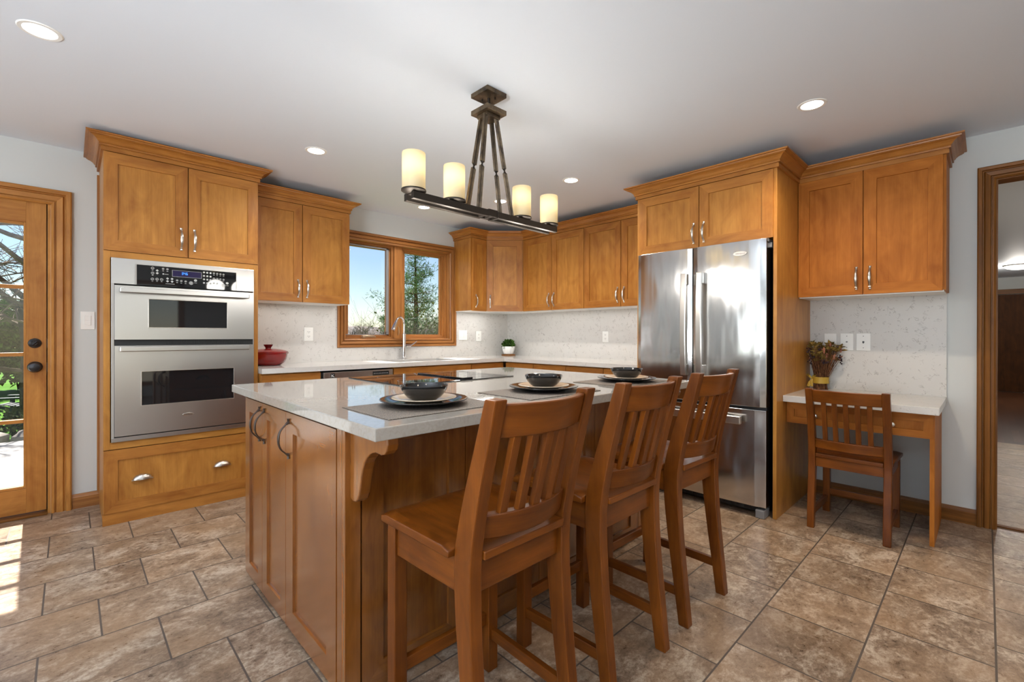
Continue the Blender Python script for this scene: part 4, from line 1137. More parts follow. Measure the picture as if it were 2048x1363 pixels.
def make_seat(name, loc, label, cat, group, P, mat):
    rt = root(name, (0, 0, 0), label, cat, group)
    W, B, zs, zt = P['W'], P['B'], P['zs'], P['zt']
    sm = seat_mesh(P['sw'], P['sw']-.012, P['ys'], P['yf']+.018, zs, .030)
    tw = P['B']/2-P['pw']-.001; sm.box(-tw, tw, P['yb']-.012, P['ys']+.004, zs-.0295, zs-.007, X3)
    part('seat', sm, mat, rt, .003)
    lw = P['lw']
    for s in (-1, 1):                                                   # front legs
        mb = MB(); x1 = s*W/2; x0 = s*(W/2-lw)
        mb.box(x0, x1, P['yf']-lw, P['yf'], 0, zs-.0305, Z3); part('leg', mb, mat, rt, .003)
    pf = P['post']                                                      # (y, z, depth) of the curved rear post
    def pf_at(z):
        for k in range(len(pf)-1):
            if pf[k][1] <= z <= pf[k+1][1]:
                t = (z-pf[k][1])/(pf[k+1][1]-pf[k][1]); return pf[k][0]+(pf[k+1][0]-pf[k][0])*t
        return pf[-1][0]
    def smooth_prof():
        out = []
        n = len(pf)
        for k in range(n-1):
            for q in range(6):
                t = q/6; p0 = pf[max(0, k-1)]; p1 = pf[k]; p2 = pf[k+1]; p3 = pf[min(n-1, k+2)]
                out.append(tuple(.5*((2*p1[i])+(-p0[i]+p2[i])*t+(2*p0[i]-5*p1[i]+4*p2[i]-p3[i])*t*t+(-p0[i]+3*p1[i]-3*p2[i]+p3[i])*t**3) for i in range(3)))
        out.append(pf[-1]); return out
    SP = smooth_prof()
    for s in (-1, 1):
        mb = MB(); x1 = s*B/2; x0 = s*(B/2-P['pw'])
        F = [(x0, y+d/2, z) for y, z, d in SP]; R = [(x0, y-d/2, z) for y, z, d in SP]
        mb.prism(F+R[::-1], (x1-x0, 0, 0), Z3); part('leg', mb, mat, rt, .004, ang=50)
    za, zb_ = P['apron']
    al = P['yb']+.012
    bi = B/2-P['pw']
    mb = MB()
    mb.box(-W/2+lw, W/2-lw, P['yf']-.030, P['yf']-.010, za, zb_, X3)
    part('apron', mb, mat, rt, .002)
    mb = MB(); yb_ = pf_at((za+zb_)/2); mb.box(-bi, bi, yb_-.012, yb_+.012, za, zb_, X3); part('apron', mb, mat, rt, .002)
    for s in (-1, 1):
        mb = MB(); xo, xi = s*(W/2-.008), s*(W/2-.030); xo2, xi2 = s*(B/2-.006), s*(B/2-.028)
        q = [(xi2, yb_+.018, za), (xo2, yb_+.018, za), (xo, P['yf']-lw, za), (xi, P['yf']-lw, za)]
        mb.prism(q, (0, 0, zb_-za), Y3); part('apron', mb, mat, rt, .002)
    zr0, zr1 = P['toprail']; part('back_rail', curved_rail(-bi-.002, bi+.002, pf_at, zr0, zr1, 0, .026, P['sag'], topcurve=.0), mat, rt, .004)
    zl0, zl1 = P['lowrail']; part('back_rail', curved_rail(-bi-.002, bi+.002, pf_at, zl0, zl1, 0, .030, P['sag']), mat, rt, .004)
    for k in range(5):
        t = (k+1)/6; x = -bi+2*bi*t; s = P['sag']*(1-(2*t-1)**2); sw = P['slat']/2
        y0, y1 = pf_at(zl1)-s, pf_at(zr0)-s; dz = .004
        mb = MB(); d = .009
        mb.hexa([(x-sw, y0-d, zl1-dz), (x+sw, y0-d, zl1-dz), (x+sw, y0+d, zl1-dz), (x-sw, y0+d, zl1-dz), (x-sw, y1-d, zr0+dz), (x+sw, y1-d, zr0+dz), (x+sw, y1+d, zr0+dz), (x-sw, y1+d, zr0+dz)], Z3)
        part('slat', mb, mat, rt, .0015)
    h0, h1 = P['side']; yl = pf_at(h0)
    for s in (-1, 1):
        xo, xi = s*(W/2-.010), s*(W/2-.030); xo2, xi2 = s*(B/2-.008), s*(B/2-.028)
        mb = MB(); mb.prism([(xi2, yl, h0), (xo2, yl, h0), (xo, P['yf']-lw*.6, h0), (xi, P['yf']-lw*.6, h0)], (0, 0, h1-h0), Y3); part('stretcher', mb, mat, rt, .002)
    f0, f1 = P['front']; mb = MB(); mb.box(-W/2+lw*.6, W/2-lw*.6, P['yf']-.030, P['yf']-.010, f0, f1, X3); part('stretcher', mb, mat, rt, .002)
    rt.location = loc
    return rt
PS = dict(W=.410, B=.388, sw=.435, zs=.655, zt=1.035, yb=-.185, yf=.195, lw=.043, pw=.040, sag=.040, slat=.026, ys=-.122,
          post=[(-.212, 0, .042), (-.194, .15, .048), (-.170, .35, .056), (-.156, .52, .064), (-.158, .64, .066), (-.188, .78, .058), (-.228, .92, .048), (-.262, 1.037, .040)],
          apron=(.535, .623), toprail=(.938, 1.024), lowrail=(.672, .738), side=(.112, .150), front=(.165, .205))
SY_ = -3.285
st = make_seat('bar_stool', (-3.186, SY_, 0), 'cherry-stained slat back bar stool nearest the camera', 'stool', 'slat back bar stools at the island', PS, MAT['stool'])
dup(st, (-2.642, SY_, 0), 'cherry-stained slat back bar stool in the middle of the row')
dup(st, (-2.090, SY_, 0), 'cherry-stained slat back bar stool closest to the refrigerator', rotz=math.radians(-1.5))
PCh = dict(W=.405, B=.410, sw=.425, zs=.468, zt=.87, yb=-.185, yf=.205, lw=.040, pw=.038, sag=.028, slat=.025, ys=-.140,
          post=[(-.205, 0, .036), (-.198, .12, .040), (-.180, .28, .046), (-.168, .42, .050), (-.176, .52, .050), (-.200, .66, .044), (-.236, .78, .038), (-.262, .868, .034)],
          apron=(.378, .437), toprail=(.785, .860), lowrail=(.495, .552), side=(.072, .112), front=(.120, .158))
ch = make_seat('desk_chair', (-.568, -3.777, 0), 'orange-brown slat back wooden chair tucked under the desk', 'chair', None, PCh, MAT['stool'])
ch.rotation_euler = (0, 0, math.radians(-90))

# ------------------------------------------------------------------ desk
dk = root('desk', (-.34, -3.79, 0), 'built-in maple desk with one long drawer and a quartz top', 'desk')
mb = MB(); mb.box(-.6878, -.016, -4.1738, -3.4078, .752, .794, Y3); part('desk_top', mb, MAT['quartzt'], dk, .003)
mb = MB(); mb.box(-.598, -.02, -4.150, -4.129, 0.0005, .752, Z3); part('leg_panel', mb, MAT['deskw'], dk, .001)
mb = MB(); mb.box(-.585, -.02, -4.129, -3.409, .62, .752, Y3); part('desk_frame', mb, MAT['deskw'], dk)
fd = frR(-.600); mb = MB(); shaker(mb, fd, 3.4105, 4.146, .606, .744, .043, .021, .008, d0=-.014); dwr = part('drawer', mb, [MAT['deskw'], MAT['deskw']], dk)
for u in (3.577, 3.965):
    mb = MB(); mb.tube([fd.p(u, .668, .005), fd.p(u, .668, .012), fd.p(u, .668, .020), fd.p(u, .668, .026), fd.p(u, .668, .030)], [.007, .006, .015, .013, .004], 16); part('knob', mb, MAT['nickel'], dwr)

# ------------------------------------------------------------------ things on the worktops
po = root('casserole_pot', (-2.905, -.215, ZC), 'red lidded enamel casserole beside the oven cabinet', 'pot')
pc = (-2.905, -.215, 0); zb = ZC+.0005
mb = MB(); mb.lathe([(0, zb), (.088, zb), (.094, zb+.003), (.118, zb+.022), (.134, zb+.048), (.141, zb+.078), (.143, zb+.098), (.147, zb+.101), (.147, zb+.107), (.138, zb+.107), (0, zb+.106)], pc, 48); part('pot_body', mb, MAT['redenamel'], po)
mb = MB(); mb.lathe([(.147, zb+.1075), (.148, zb+.112), (.130, zb+.120), (.095, zb+.129), (.05, zb+.135), (.0, zb+.137)], pc, 48); ld = part('lid', mb, MAT['redenamel'], po)
mb = MB(); mb.lathe([(.022, zb+.135), (.020, zb+.143), (.034, zb+.166), (.036, zb+.169), (.033, zb+.171), (0, zb+.168)], pc, 28); part('lid_knob', mb, MAT['ddred'], ld)
for a in (.25, .25+math.pi):
    mb = MB(); ca, sa = math.cos(a), math.sin(a); pts = []
    for q in range(9):
        t = -1+q/4; rr = .142+.024*(1-t*t); ang = a+t*.26
        pts.append((pc[0]+rr*math.cos(ang), pc[1]+rr*math.sin(ang), zb+.094+.006*(1-t*t)))
    mb.tube(pts, .0075, 8, flat=.8); part('handle', mb, MAT['redenamel'], po)
cs = Vector((-.165, -.195, ZC))
mb = MB(); mb.lathe([(0, ZC+.0003), (.084, ZC+.0003), (.086, ZC+.003), (.086, ZC+.013), (.084, ZC+.015), (0, ZC+.015)], (cs.x, cs.y, 0), 32); single('coaster', mb, MAT['oakdk'], cs, 'round dark wood coaster under the potted plant', 'coaster')
pp = root('potted_plant', (cs.x, cs.y, ZC+.0153), 'small green plant in a white ribbed pot in the corner', 'plant')
zb = ZC+.0153
mb = MB(); mb.lathe([(0, zb), (.048, zb), (.058, zb+.006), (.072, zb+.045), (.080, zb+.092), (.078, zb+.098), (.072, zb+.097), (.066, zb+.088)], (cs.x, cs.y, 0), 64, scallop=(9, .035)); part('pot', mb, MAT['potwhite'], pp)
mb = MB(); mb.lathe([(.070, zb+.086), (.0, zb+.09)], (cs.x, cs.y, 0), 24); part('soil', mb, MAT['soil'], pp)
def leaf_cloud(mb, cen, rad, n, size, rnd, squash=1.0, shell=.55, mat=0, up=.4, wid=.32):
    for _ in range(n):
        d = Vector((rnd.gauss(0, 1), rnd.gauss(0, 1), rnd.gauss(0, 1))).normalized()
        r = rad*(shell+(1-shell)*rnd.random()**.6)
        p = Vector(cen)+Vector((d.x*r, d.y*r, d.z*r*squash))
        a = (d+Vector((rnd.uniform(-1, 1), rnd.uniform(-1, 1), rnd.uniform(-1, 1)+up))*.9).normalized()
        b = a.cross(Vector((rnd.uniform(-1, 1), rnd.uniform(-1, 1), rnd.uniform(-1, 1)))).normalized()
        s = size*rnd.uniform(.7, 1.3); c = a.cross(b)*s*.08
        mb.add([p, p+a*s*.5+b*s*wid+c, p+a*s, p+a*s*.5-b*s*wid+c], [(0, 1, 2, 3)], Z3, mat)
rb = random.Random(3)
mb = MB(); leaf_cloud(mb, (cs.x, cs.y, zb+.118), .074, 620, .026, rb, .75, .35); leaf_cloud(mb, (cs.x, cs.y, zb+.135), .05, 240, .026, rb, .8, .3); part('foliage', mb, MAT['box'], pp)

# dried flower bundle on the desk
fl = root('dried_flowers', (-.105, -3.497, .794), 'bundle of dried stems and flowers tied with yellow ribbon', 'flowers')
fx, fy, fz0 = -.105, -3.497, .7945
rb = random.Random(11)
tips = []; 
mb = MB()
for k in range(125):
    a = rb.uniform(0, 2*math.pi); r0 = .046*math.sqrt(rb.random()); r1 = .038*math.sqrt(rb.random()); sp = rb.uniform(.2, 1.0)
    hgt = rb.uniform(.21, .325); aa = a+rb.uniform(-.5, .5)
    ox = fx+math.cos(a)*r0; oy = fy+math.sin(a)*r0
    mx_, my_ = fx+math.cos(a)*r1, fy+math.sin(a)*r1
    tx = fx+math.cos(aa)*.115*sp; ty = fy+math.sin(aa)*.125*sp
    tx = min(tx, -.034); ty = min(ty, -3.432)
    pts = [(ox, oy, fz0), (mx_, my_, fz0+.065), (mx_*.45+tx*.55+rb.uniform(-.008, .008), my_*.45+ty*.55, fz0+.065+(hgt-.065)*.6), (tx, ty, fz0+hgt)]
    mb.tube(pts, [.0022, .0022, .0018, .0012], 5); tips.append(Vector((tx, ty, fz0+hgt)))
part('stems', mb, MAT['stem'], fl)
mb = MB(); n = 32; vs = []
for k in range(n):
    a = 2*math.pi*k/n
    for z, r in ((.045, .053), (.066, .0505), (.092, .053)): vs.append((fx+r*math.cos(a), fy+r*math.sin(a), fz0+z))
mb.add(vs, [f for k in range(n) for f in ((3*k, 3*((k+1) % n), 3*((k+1) % n)+1, 3*k+1), (3*k+1, 3*((k+1) % n)+1, 3*((k+1) % n)+2, 3*k+2))], Z3, 0, True)
bxp = Vector((fx-.030, fy+.046, fz0+.075))
for s in (-1, 1):
    mb.tube([bxp, bxp+Vector((-.012, .004+s*.014, .022)), bxp+Vector((-.006, .006+s*.026, .034)), bxp+Vector((-.002, s*.008, .006))], [.004, .009, .009, .004], 6, flat=.35)
    mb.tube([bxp, bxp+Vector((-.008, .010+s*.006, -.025)), bxp+Vector((-.004, .014+s*.012, -.055))], [.004, .008, .009], 6, flat=.25)
part('ribbon', mb, MAT['ribbon'], fl)
mb = MB(); m2 = MB(); m3 = MB()
for k, p in enumerate(tips):
    c = k % 7
    if c in (0, 1, 2):
        for q in range(7):
            d = Vector((rb.uniform(-1, .6), rb.uniform(-1, 1), rb.uniform(-.1, 1))).normalized()*rb.uniform(.025, .05)
            s_ = d.cross(Vector((rb.random(), rb.random(), rb.random()))).normalized()*.008
            e_ = p+d; e_.x = min(e_.x, -.027); e_.y = min(e_.y, -3.422)
            md = (p+e_)/2+Z3*.004
            mb.add([p, md+s_, e_, md-s_], [(0, 1, 2, 3)])
    elif c in (3, 4):
        for q in range(5):
            o_ = p+Vector((rb.uniform(-.014, .008), rb.uniform(-.014, .008), rb.uniform(-.03, .005)))
            m2.lathe([(0, -.006), (.005, -.003), (.006, 0), (.005, .003), (0, .006)], o_, 6)
    elif c == 5:
        m3.tube([p-Z3*.015, p, p+Vector((-.004, -.004, .02))], [.003, .007, .002], 6)
        for q in range(4):
            d = Vector((rb.uniform(-1, .2), rb.uniform(-1, .8), rb.uniform(0, .8))).normalized()*.03; s_ = d.cross(Z3).normalized()*.009; e_ = p+d; e_.x = min(e_.x, -.027); e_.y = min(e_.y, -3.422)
            m3.add([p, p+d*.5+s_, e_, p+d*.5-s_], [(0, 1, 2, 3)])
part('dried_leaves', mb, MAT['dryleaf'], fl); part('berries', m2, MAT['dryberry'], fl, kind='stuff'); part('petals', m3, MAT['drypink'], fl, kind='stuff')

# ------------------------------------------------------------------ chandelier
CXx, CYy = -2.512, -2.535
cl = root('chandelier', (CXx, CYy, H), 'bronze linear chandelier with four cream glass shades', 'chandelier')
mb = MB(); mb.box(CXx-.066, CXx+.066, CYy-.066, CYy+.066, H-.024, H-.0005); part('canopy', mb, MAT['antique'], cl, .002)
mb = MB()
for s in (-1, 1): mb.tube([(CXx+s*.018, CYy-s*.03, H-.024), (CXx+s*.018, CYy-s*.03, H-.034)], .004, 6)
mb.tube([(CXx, CYy, H-.024), (CXx, CYy, H-.055)], .0075, 10); mb.tube([(CXx, CYy, H-.045), (CXx, CYy, H-.085)], .010, 10); part('stem', mb, MAT['antiqued'], cl)
mb = MB(); mb.box(CXx-.066, CXx+.066, CYy-.066, CYy+.066, H-.115, H-.090); mb.box(CXx-.045, CXx+.045, CYy-.04, CYy+.04, H-.135, H-.115); part('hub_plate', mb, MAT['antique'], cl, .002)
zb0, zb1 = 1.797, 1.830
NB, FB = CYy-.030, CYy+.030
ZA = H-.13
for sx_ in (-1, 1):
    for yy in (NB, FB):
        sy_ = 1 if yy > CYy else -1
        p0 = Vector((CXx+sx_*.036+sy_*.009, CYy+sy_*.028, ZA)); p1 = Vector((CXx+sx_*.114+(.024 if sy_ < 0 else -.004), yy, zb1-.002)); mid = p0.lerp(p1, .53)
        mb = MB()
        dirn = (p1-p0).normalized(); w = Vector((dirn.z, 0, -dirn.x)).normalized()*.0098
        for (a, b) in ((p0, mid+dirn*-.012), (mid+dirn*.012, p1)):
            for s in (-1, 1):
                mb.tube([a+w*s, b+w*s], .0068, 4, ref=Y3)
            mb.tube([a, b], .004, 4, ref=Y3)
        part('arm', mb, MAT['antique'], cl)
        mb = MB(); mb.tube([mid-dirn*.016+w, mid-dirn*.004, mid+dirn*.004, mid+dirn*.016-w], .0045, 6); mb.tube([mid-dirn*.016-w, mid-dirn*.004, mid+dirn*.004, mid+dirn*.016+w], .0045, 6); part('link', mb, MAT['antiqued'], cl)
BXL, BXR = -2.985, -2.012
for yy in (NB, FB):
    mb = MB(); mb.box(BXL, CXx-.03, yy-.011, yy+.011, zb0, zb1, X3); mb.box(CXx+.03, BXR, yy-.011, yy+.011, zb0, zb1, X3); mb.box(CXx-.03, CXx+.03, yy-.008, yy+.008, zb0+.003, zb1+.006, X3); part('cross_bar', mb, MAT['antiqued'], cl, .001)
mb = MB()
for xx in (CXx-.045, CXx, CXx+.045): mb.box(xx-.008, xx+.008, NB-.004, FB+.004, zb0+.002, zb1-.004, Y3)
part('bridge', mb, MAT['antiqued'], cl, .001)
SHX = [-2.960, -2.733, -2.268, -2.040]
for xx in SHX:
    mb = MB(); mb.lathe([(0, zb1-.002), (.03, zb1-.002), (.050, zb1+.006), (.056, zb1+.010), (.056, zb1+.017), (.05, zb1+.018), (0, zb1+.018)], (xx, CYy, 0), 32)
    mb.tube([(xx, CYy, zb1+.015), (xx, CYy, zb1+.085)], .011, 10); mb.box(xx-.02, xx+.02, NB, FB, zb1-.006, zb1-.001); part('shade_holder', mb, MAT['antiqued'], cl)
    mb = MB(); z0_, z1_ = zb1+.0185, 2.013
    mb.lathe([(.0485, z0_), (.0525, z0_+.001), (.0525, z1_-.002), (.0515, z1_), (.0495, z1_), (.0485, z1_-.002), (.0485, z0_+.001)], (xx, CYy, 0), 36); sh = part('lamp_shade', mb, MAT['shade'], cl)
    mb = MB(); mb.lathe([(.008, zb1+.085), (.012, zb1+.095), (.021, zb1+.120), (.0225, zb1+.138), (.016, zb1+.155), (0, zb1+.162)], (xx, CYy, 0), 16); part('bulb', mb, emit('bulb_glow', (1, .95, .86, 1), 42.0) if xx == SHX[0] else bpy.data.materials['bulb_glow'], sh)

# ------------------------------------------------------------------ recessed lights
RL = [(-4.166, -1.610, 'large in view, upper left of the photo'), (-2.873, -1.151, 'above the floor before the oven cabinet'), (-1.583, -.487, 'seen just under the chandelier bar'), (-1.183, -1.165, 'seen between the chandelier rods'), (-1.167, -1.997, 'right of the chandelier shades'), (-1.183, -3.685, 'above the desk chair on the right')]
r0 = root('recessed_light', (0, 0, H), 'round recessed ceiling light '+RL[0][2], 'ceiling light', 'recessed ceiling lights')
mb = MB(); mb.lathe([(.052, H-.0005), (.053, H-.004), (.066, H-.0045), (.070, H-.0005)], (0, 0, 0), 36); part('trim_ring', mb, MAT['white'], r0)
mb = MB(); mb.lathe([(0, H-.0025), (.0525, H-.0025), (.0525, H-.0005), (0, H-.0005)], (0, 0, 0), 32); part('lens', mb, MAT['led'], r0)
r0.location = (RL[0][0], RL[0][1], H)
for x, y, t in RL[1:]: dup(r0, (x, y, H), 'round recessed ceiling light '+t)
for x, y, e_, c_ in [(RL[0][0], RL[0][1], 42, (.96, .97, 1)), (RL[1][0], RL[1][1], 46, (1, .97, .93)), (RL[2][0], RL[2][1], 40, (1, .95, .90)), (RL[3][0], RL[3][1], 44, (1, .95, .90)), (RL[4][0], RL[4][1], 56, (1, .92, .82)), (RL[5][0], RL[5][1], 60, (1, .82, .62)), (-3.0, -4.6, 20, (1, .82, .62)), (-4.4, -4.2, 18, (1, .86, .70)), (-4.2, -6.2, 16, (1, .84, .66)), (-2.0, -5.4, 50, (1, .80, .60))]:  # last four have no fixture: warm fill spots added out of view
    lamp('recessed_and_fill_lamp', 'SPOT', (x, y, H-.012), e_, c_, (x, y, 0), spot_size=math.radians(150), spot_blend=.9, shadow_soft_size=.05)
# the chandelier's own light and the strips under the wall cabinets
for xx in SHX: lamp('chandelier_lamp', 'POINT', (xx, CYy, 1.70), 4.8, (1, .95, .88), shadow_soft_size=.08)
lamp('cabinet_strip', 'AREA', (-.20, -1.5, 1.452), 1.2, (1, .98, .95), None, shape='RECTANGLE', size=.04, size_y=1.6)
lamp('cabinet_strip', 'AREA', (-2.68, -.20, 1.452), .75, (1, .97, .93), None, shape='RECTANGLE', size=.7, size_y=.04)
lamp('cabinet_strip', 'AREA', (-.62, -.20, 1.452), 1.0, (1, .98, .95), None, shape='RECTANGLE', size=.4, size_y=.04)
# ------------------------------------------------------------------ outdoors
def gz(y): return -.30 if y < 4 else (-.30-.9*min(1, (y-4)/12.0))
mb = MB(); ys = [.16, 4, 7, 10, 13, 16, 30, 60, 130]; xs = [-60, -20, -8, 0, 8, 20, 90]
vs = [(x, y, gz(y)) for y in ys for x in xs]; nx = len(xs)
mb.add(vs, [(j*nx+i, j*nx+i+1, (j+1)*nx+i+1, (j+1)*nx+i) for j in range(len(ys)-1) for i in range(nx-1)], Y3, 0, True)
struct('ground_lawn', mb, MAT['grass'], 'bright green lawn seen through the glass door')
mb = MB()
for k in range(17): mb.box(-9.5, -2.6, .20+k*.14, .333+k*.14, -.085, -.055, X3)
struct('deck', mb, MAT['deckw'], 'pale wooden deck just outside the glass door')
mb = MB(); mb.box(-10, -2.0, 2.6, 5.0, -.33, -.285); struct('patio', mb, plain('patio_stone', lin(150, 146, 142), .8), 'grey stone patio beyond the deck')
rr = random.Random(5)
def blob(rnd, cen, r, sq=.7):
    mb = MB(); n = 7; m = 5; vs = []
    for j in range(m+1):
        for i in range(n):
            a = 2*math.pi*i/n; b = -math.pi/2+math.pi*j/m; q = r*rnd.uniform(.8, 1.15)
            vs.append((cen[0]+q*math.cos(a)*math.cos(b), cen[1]+q*math.sin(a)*math.cos(b), cen[2]+q*math.sin(b)*sq))
    mb.add(vs, [(j*n+i, j*n+(i+1) % n, (j+1)*n+(i+1) % n, (j+1)*n+i) for j in range(m) for i in range(n)], Z3, 0, True); return mb
for k in range(9):
    x = -6.6+k*.42; y = 5.25+rr.uniform(-.1, .1)
    single('border_rock', blob(rr, (x, y, -.28), rr.uniform(.15, .24)), MAT['rock'], (x, y, -.4), 'grey rock edging the patio outside the glass door', 'rock', 'rocks along the patio edge')
def hedge(x, y, r, h, lb, mat='hedge', n=1500, grp=None, lsz=.09):
    rt = root('shrub', (x, y, gz(y)), lb, 'shrub', grp)
    mb = MB()
    for q in range(5): leaf_cloud(mb, (x+rr.uniform(-.5, .5)*r, y+rr.uniform(-.4, .4)*r, gz(y)+h*rr.uniform(.35, .65)), r*.75, n//5, lsz, rr, h/(2*r)*.9, .15)
    part('foliage', mb, MAT[mat], rt)
    mb = MB()
    for q in range(5): mb.tube([(x+rr.uniform(-.1, .1), y, gz(y)-.02), (x+rr.uniform(-.3, .3)*r*2, y+rr.uniform(-.3, .3), gz(y)+h*.6)], [.02, .008], 5)
    part('stem', mb, MAT['bark'], rt)
for k, (x, y) in enumerate(((-7.0, 6.3), (-5.72, 6.15), (-4.36, 6.45), (-3.1, 6.3))):
    hedge(x, y, .55, .55, 'low leafy hedge shrub beyond the patio outside the glass door', grp='hedge shrubs beyond the patio')

def branch(mb, p, d, L, r, lev, rnd, spread=.7, nb=(3, 4), seg=3, minr=.003, droop=0., up=.15):
    n = 4 if lev > 0 else 3; pts = [p]; q = p.copy(); dd = d.copy()
    for k in range(n):
        dd = (dd+Vector((rnd.uniform(-1, 1), rnd.uniform(-1, 1), rnd.uniform(-.6, 1)*.6+up))*.17).normalized()
        q = q+dd*(L/n); pts.append(q.copy())
    rad = [max(minr, r*(1-.6*k/n)) for k in range(n+1)]
    mb.tube(pts, rad, seg if lev < 2 else max(seg, 5))
    if lev <= 0: return
    for k in range(rnd.randint(*nb)):
        t = rnd.uniform(.3, 1.0); i = min(n-1, int(t*n)); pp_ = pts[i].lerp(pts[i+1], t*n-i)
        a = Vector((rnd.uniform(-1, 1), rnd.uniform(-1, 1), rnd.uniform(-.5, .8))).normalized()
        nd = (dd*(1-spread)+a*spread).normalized()
        branch(mb, pp_, nd, L*rnd.uniform(.5, .75), r*.5, lev-1, rnd, spread, nb, seg, minr, droop, up)
def bare_tree(x, y, h, r, lb, grp=None, lev=4, seed=1, nm='bare_tree', nb=(4, 5), mat='bark', tw='twig'):
    rnd = random.Random(seed); z = gz(y); rt = root(nm, (x, y, z), lb, 'tree', grp)
    mb = MB(); pts = [Vector((x, y, z-.1))]; 
    for k in range(1, 6): pts.append(Vector((x+rnd.uniform(-.08, .08)*k*.5, y+rnd.uniform(-.08, .08)*k*.5, z+h*.62*k/5)))
    mb.tube(pts, [r*(1.25-.15*k) for k in range(6)], 8); part('trunk', mb, MAT[mat], rt)
    mb = MB()
    for k in range(11):
        t = .28+.72*k/10; i = min(4, int(t*5)); p = pts[i].lerp(pts[i+1], min(1, t*5-i))
        a = rnd.uniform(0, 2*math.pi)+k*2.4
        d = Vector((math.cos(a), math.sin(a), rnd.uniform(.1, .7))).normalized()
        branch(mb, p, d, h*.40*(1.15-.5*t), r*.42, lev-1, rnd, .6, nb, 3, .0045)
    part('branches', mb, MAT[tw], rt)
    return rt
bare_tree(-4.62, 8.9, 6.4, .13, 'bare leafless tree standing on the lawn outside the glass door', seed=4, nb=(5, 6))
bare_tree(-9.2, 17.5, 5.4, .10, 'second bare tree further back behind the glass door', seed=9, lev=3, nb=(5, 6))
hedge(-5.6, 24.5, 2.4, 4.4, 'large yellow-green bush at the back of the lawn', 'leaf', 5200, lsz=.26)
hedge(-.9, 29.5, 2.6, 5.2, 'tall yellow-green bush behind the bare tree', 'leaf', 5200, lsz=.26)
hedge(-10.6, 28.0, 2.6, 5.0, 'dense green bush at the far left of the lawn', 'hedge', 4800, lsz=.26)

def adirondack(x, y, rz, lb):
    z = 0
    rt = root('garden_chair', (0, 0, 0), lb, 'chair', 'dark garden chairs on the lawn')
    mb = MB()
    for k in range(6): mb.box(-.28, .28, -.28+k*.095, -.195+k*.095, .30+k*.018, .32+k*.018, X3)
    part('seat', mb, MAT['adir'], rt)
    mb = MB()
    for k in range(6):
        u = -.25+k*.086; h = .98-.10*abs(k-2.5)**1.4*.35
        mb.hexa([(u, -.30, .28), (u+.075, -.30, .28), (u+.075, -.28, .28), (u, -.28, .28), (u*1.15, -.56, h), (u*1.15+.08, -.56, h), (u*1.15+.08, -.54, h), (u*1.15, -.54, h)])
    part('backrest', mb, MAT['adir'], rt)
    for s in (-1, 1):
        mb = MB(); mb.box(s*.30, s*.43, -.42, .36, .56, .585, Y3); part('armrest', mb, MAT['adir'], rt)
        mb = MB(); mb.box(s*.31, s*.34, .22, .31, 0, .56); part('leg', mb, MAT['adir'], rt)
        mb = MB(); mb.hexa([(s*.28, -.60, 0), (s*.31, -.60, 0), (s*.31, .30, .33), (s*.28, .30, .33), (s*.28, -.60, .10), (s*.31, -.60, .10), (s*.31, .30, .42), (s*.28, .30, .42)]); part('leg', mb, MAT['adir'], rt)
    rt.location = (x, y, z+gz(y)); rt.rotation_euler = (0, 0, rz); return rt
a0 = adirondack(-5.02, 13.2, math.radians(70), 'dark garden chair outside facing the bare tree, cut by the frame edge')
dup(a0, (-4.45, 14.6, gz(14.6)), 'dark garden chair outside, standing right of the other one', math.radians(190))

def pine(x, y, h, rmax, lb, seed, nlev=15, z0=.12, n_t=9, mat='needle', grp=None):
    rnd = random.Random(seed); z = gz(y); rt = root('pine_tree', (x, y, z), lb, 'tree', grp)
    mb = MB(); mb.tube([(x, y, z-.1), (x+.05, y, z+h*.5), (x, y, z+h*.97)], [h*.022, h*.014, .01], 8); part('trunk', mb, MAT['bark'], rt)
    mt = MB(); mf = MB()
    for l in range(nlev):
        t = z0+(1-z0)*(l+.5)/nlev; bz = z+h*t
        R = rmax*min(1.0, (1.03-t)*1.75)**.8
        for b in range(rnd.randint(5, 7)):
            a = rnd.uniform(0, 2*math.pi); L = R*rnd.uniform(.6, 1.12)
            d = Vector((math.cos(a), math.sin(a), rnd.uniform(.10, .42)))
            p0_ = Vector((x, y, bz)); p1_ = p0_+d*L
            mt.tube([p0_, p0_.lerp(p1_, .5)-Z3*.03, p1_], [.014, .010, .004], 4)
            m = max(3, int(n_t*L/rmax))
            for q in range(m):
                s = .28+.74*(q+rnd.random()*.6)/m
                c = p0_.lerp(p1_, s)+Vector((rnd.uniform(-1, 1), rnd.uniform(-1, 1), rnd.uniform(-.3, .6)))*.12*L
                leaf_cloud(mf, c, .16+.04*h/5, 30, .13, rnd, .7, .05, wid=.075)
    part('branches', mt, MAT['bark'], rt); part('foliage', mf, MAT[mat], rt)
    return rt
pine(4.75, 9.9, 5.5, 1.4, 'tall open pine tree seen through the right window sash', 21)
pine(6.54, 14.6, 5.05, .78, 'slimmer pine tree behind the window mullion', 33, nlev=13)
pine(9.6, 12.9, 4.2, 1.9, 'dense dark pine at the right edge of the window view', 41, nlev=12)
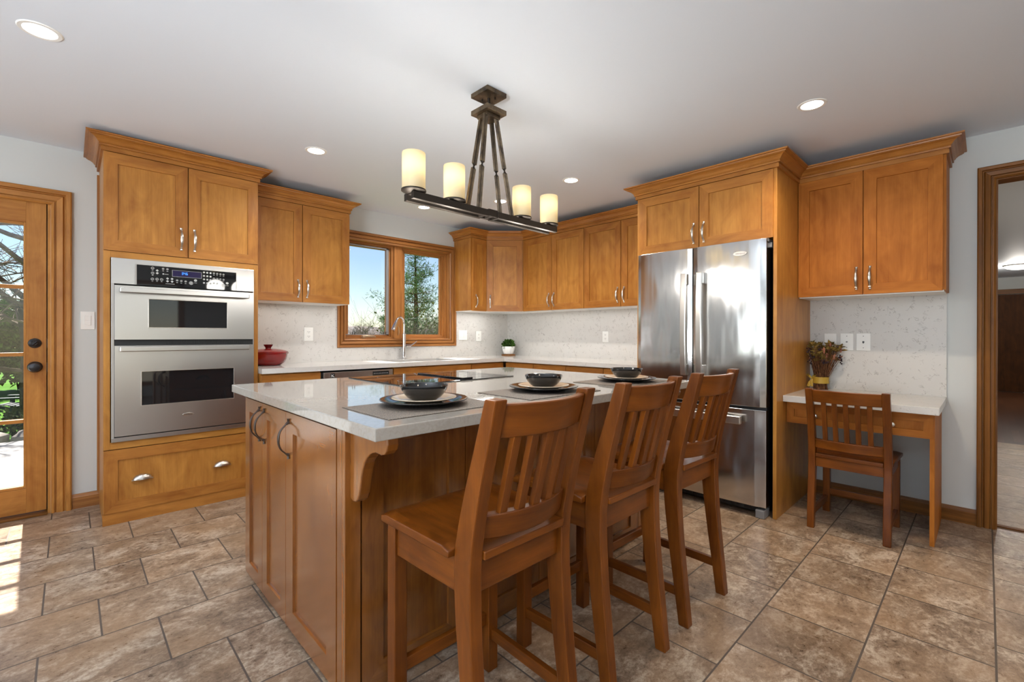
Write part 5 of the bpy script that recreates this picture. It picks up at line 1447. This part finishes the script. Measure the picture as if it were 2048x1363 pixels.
def bush(x, y, h, n, lb, seed, mat='twig', leaves=0):
    rnd = random.Random(seed); z = gz(y); rt = root('bare_bush', (x, y, z), lb, 'shrub')
    mb = MB()
    for k in range(n):
        a = rnd.uniform(0, 2*math.pi); p = Vector((x+.25*math.cos(a)*rnd.random(), y+.25*math.sin(a)*rnd.random(), z-.05))
        d = Vector((math.cos(a)*rnd.uniform(.1, .5), math.sin(a)*rnd.uniform(.1, .5), 1)).normalized()
        branch(mb, p, d, h*rnd.uniform(.40, .62), .009, 2, rnd, .45, (4, 6), 3, .0022, up=.4)
    part('twigs', mb, MAT[mat], rt)
    if leaves:
        mb = MB(); leaf_cloud(mb, (x, y, z+h*.62), h*.36, leaves, .07, rnd, 1.0, .3); part('leaves', mb, MAT['leaf'], rt)
bush(1.2, 4.4, 2.45, 22, 'brown leafless bush below the pine outside the window', 51, leaves=120)
bush(2.75, 5.7, 2.5, 20, 'twiggy bush at the right of the window view', 52, leaves=150)
bush(1.83, 7.5, 2.7, 14, 'thin bare saplings left of the window mullion', 53)
bush(1.9, 10.4, 2.4, 12, 'sparse bare saplings at the left of the window view', 54)
# far woods on the horizon
mb = MB(); n = 40; vs = []
for k in range(n+1):
    x = -30+k*4.5
    for (y, z) in ((78, -1.5), (86, 2.5+.4*math.sin(k*.7)+.4*math.sin(k*1.9)), (100, 3.0+.4*math.sin(k*.5)), (112, -1.5)): vs.append((x, y, z))
mb.add(vs, [(4*k+j, 4*(k+1)+j, 4*(k+1)+j+1, 4*k+j+1) for k in range(n) for j in range(3)], X3, 0, True); struct('hill_ridge', mb, MAT['farwood'], 'low grey-brown wooded ridge on the horizon')
ft = bare_tree(0, 76, 5.6, .12, 'leafless grey tree in the distant woods on the horizon', 'bare trees on the horizon', 3, 61, 'distant_tree', (4, 5), 'farwood', 'farwood')
ft.location = (22, 72, -.9)
rr = random.Random(8)
for k in range(1, 24):
    dup(ft, (22+(k % 8)*5.6+(k//8)*2.2, 72+(k//8)*5.6, -.9), None, rr.uniform(0, 6.28), None, rr.uniform(.75, 1.0))
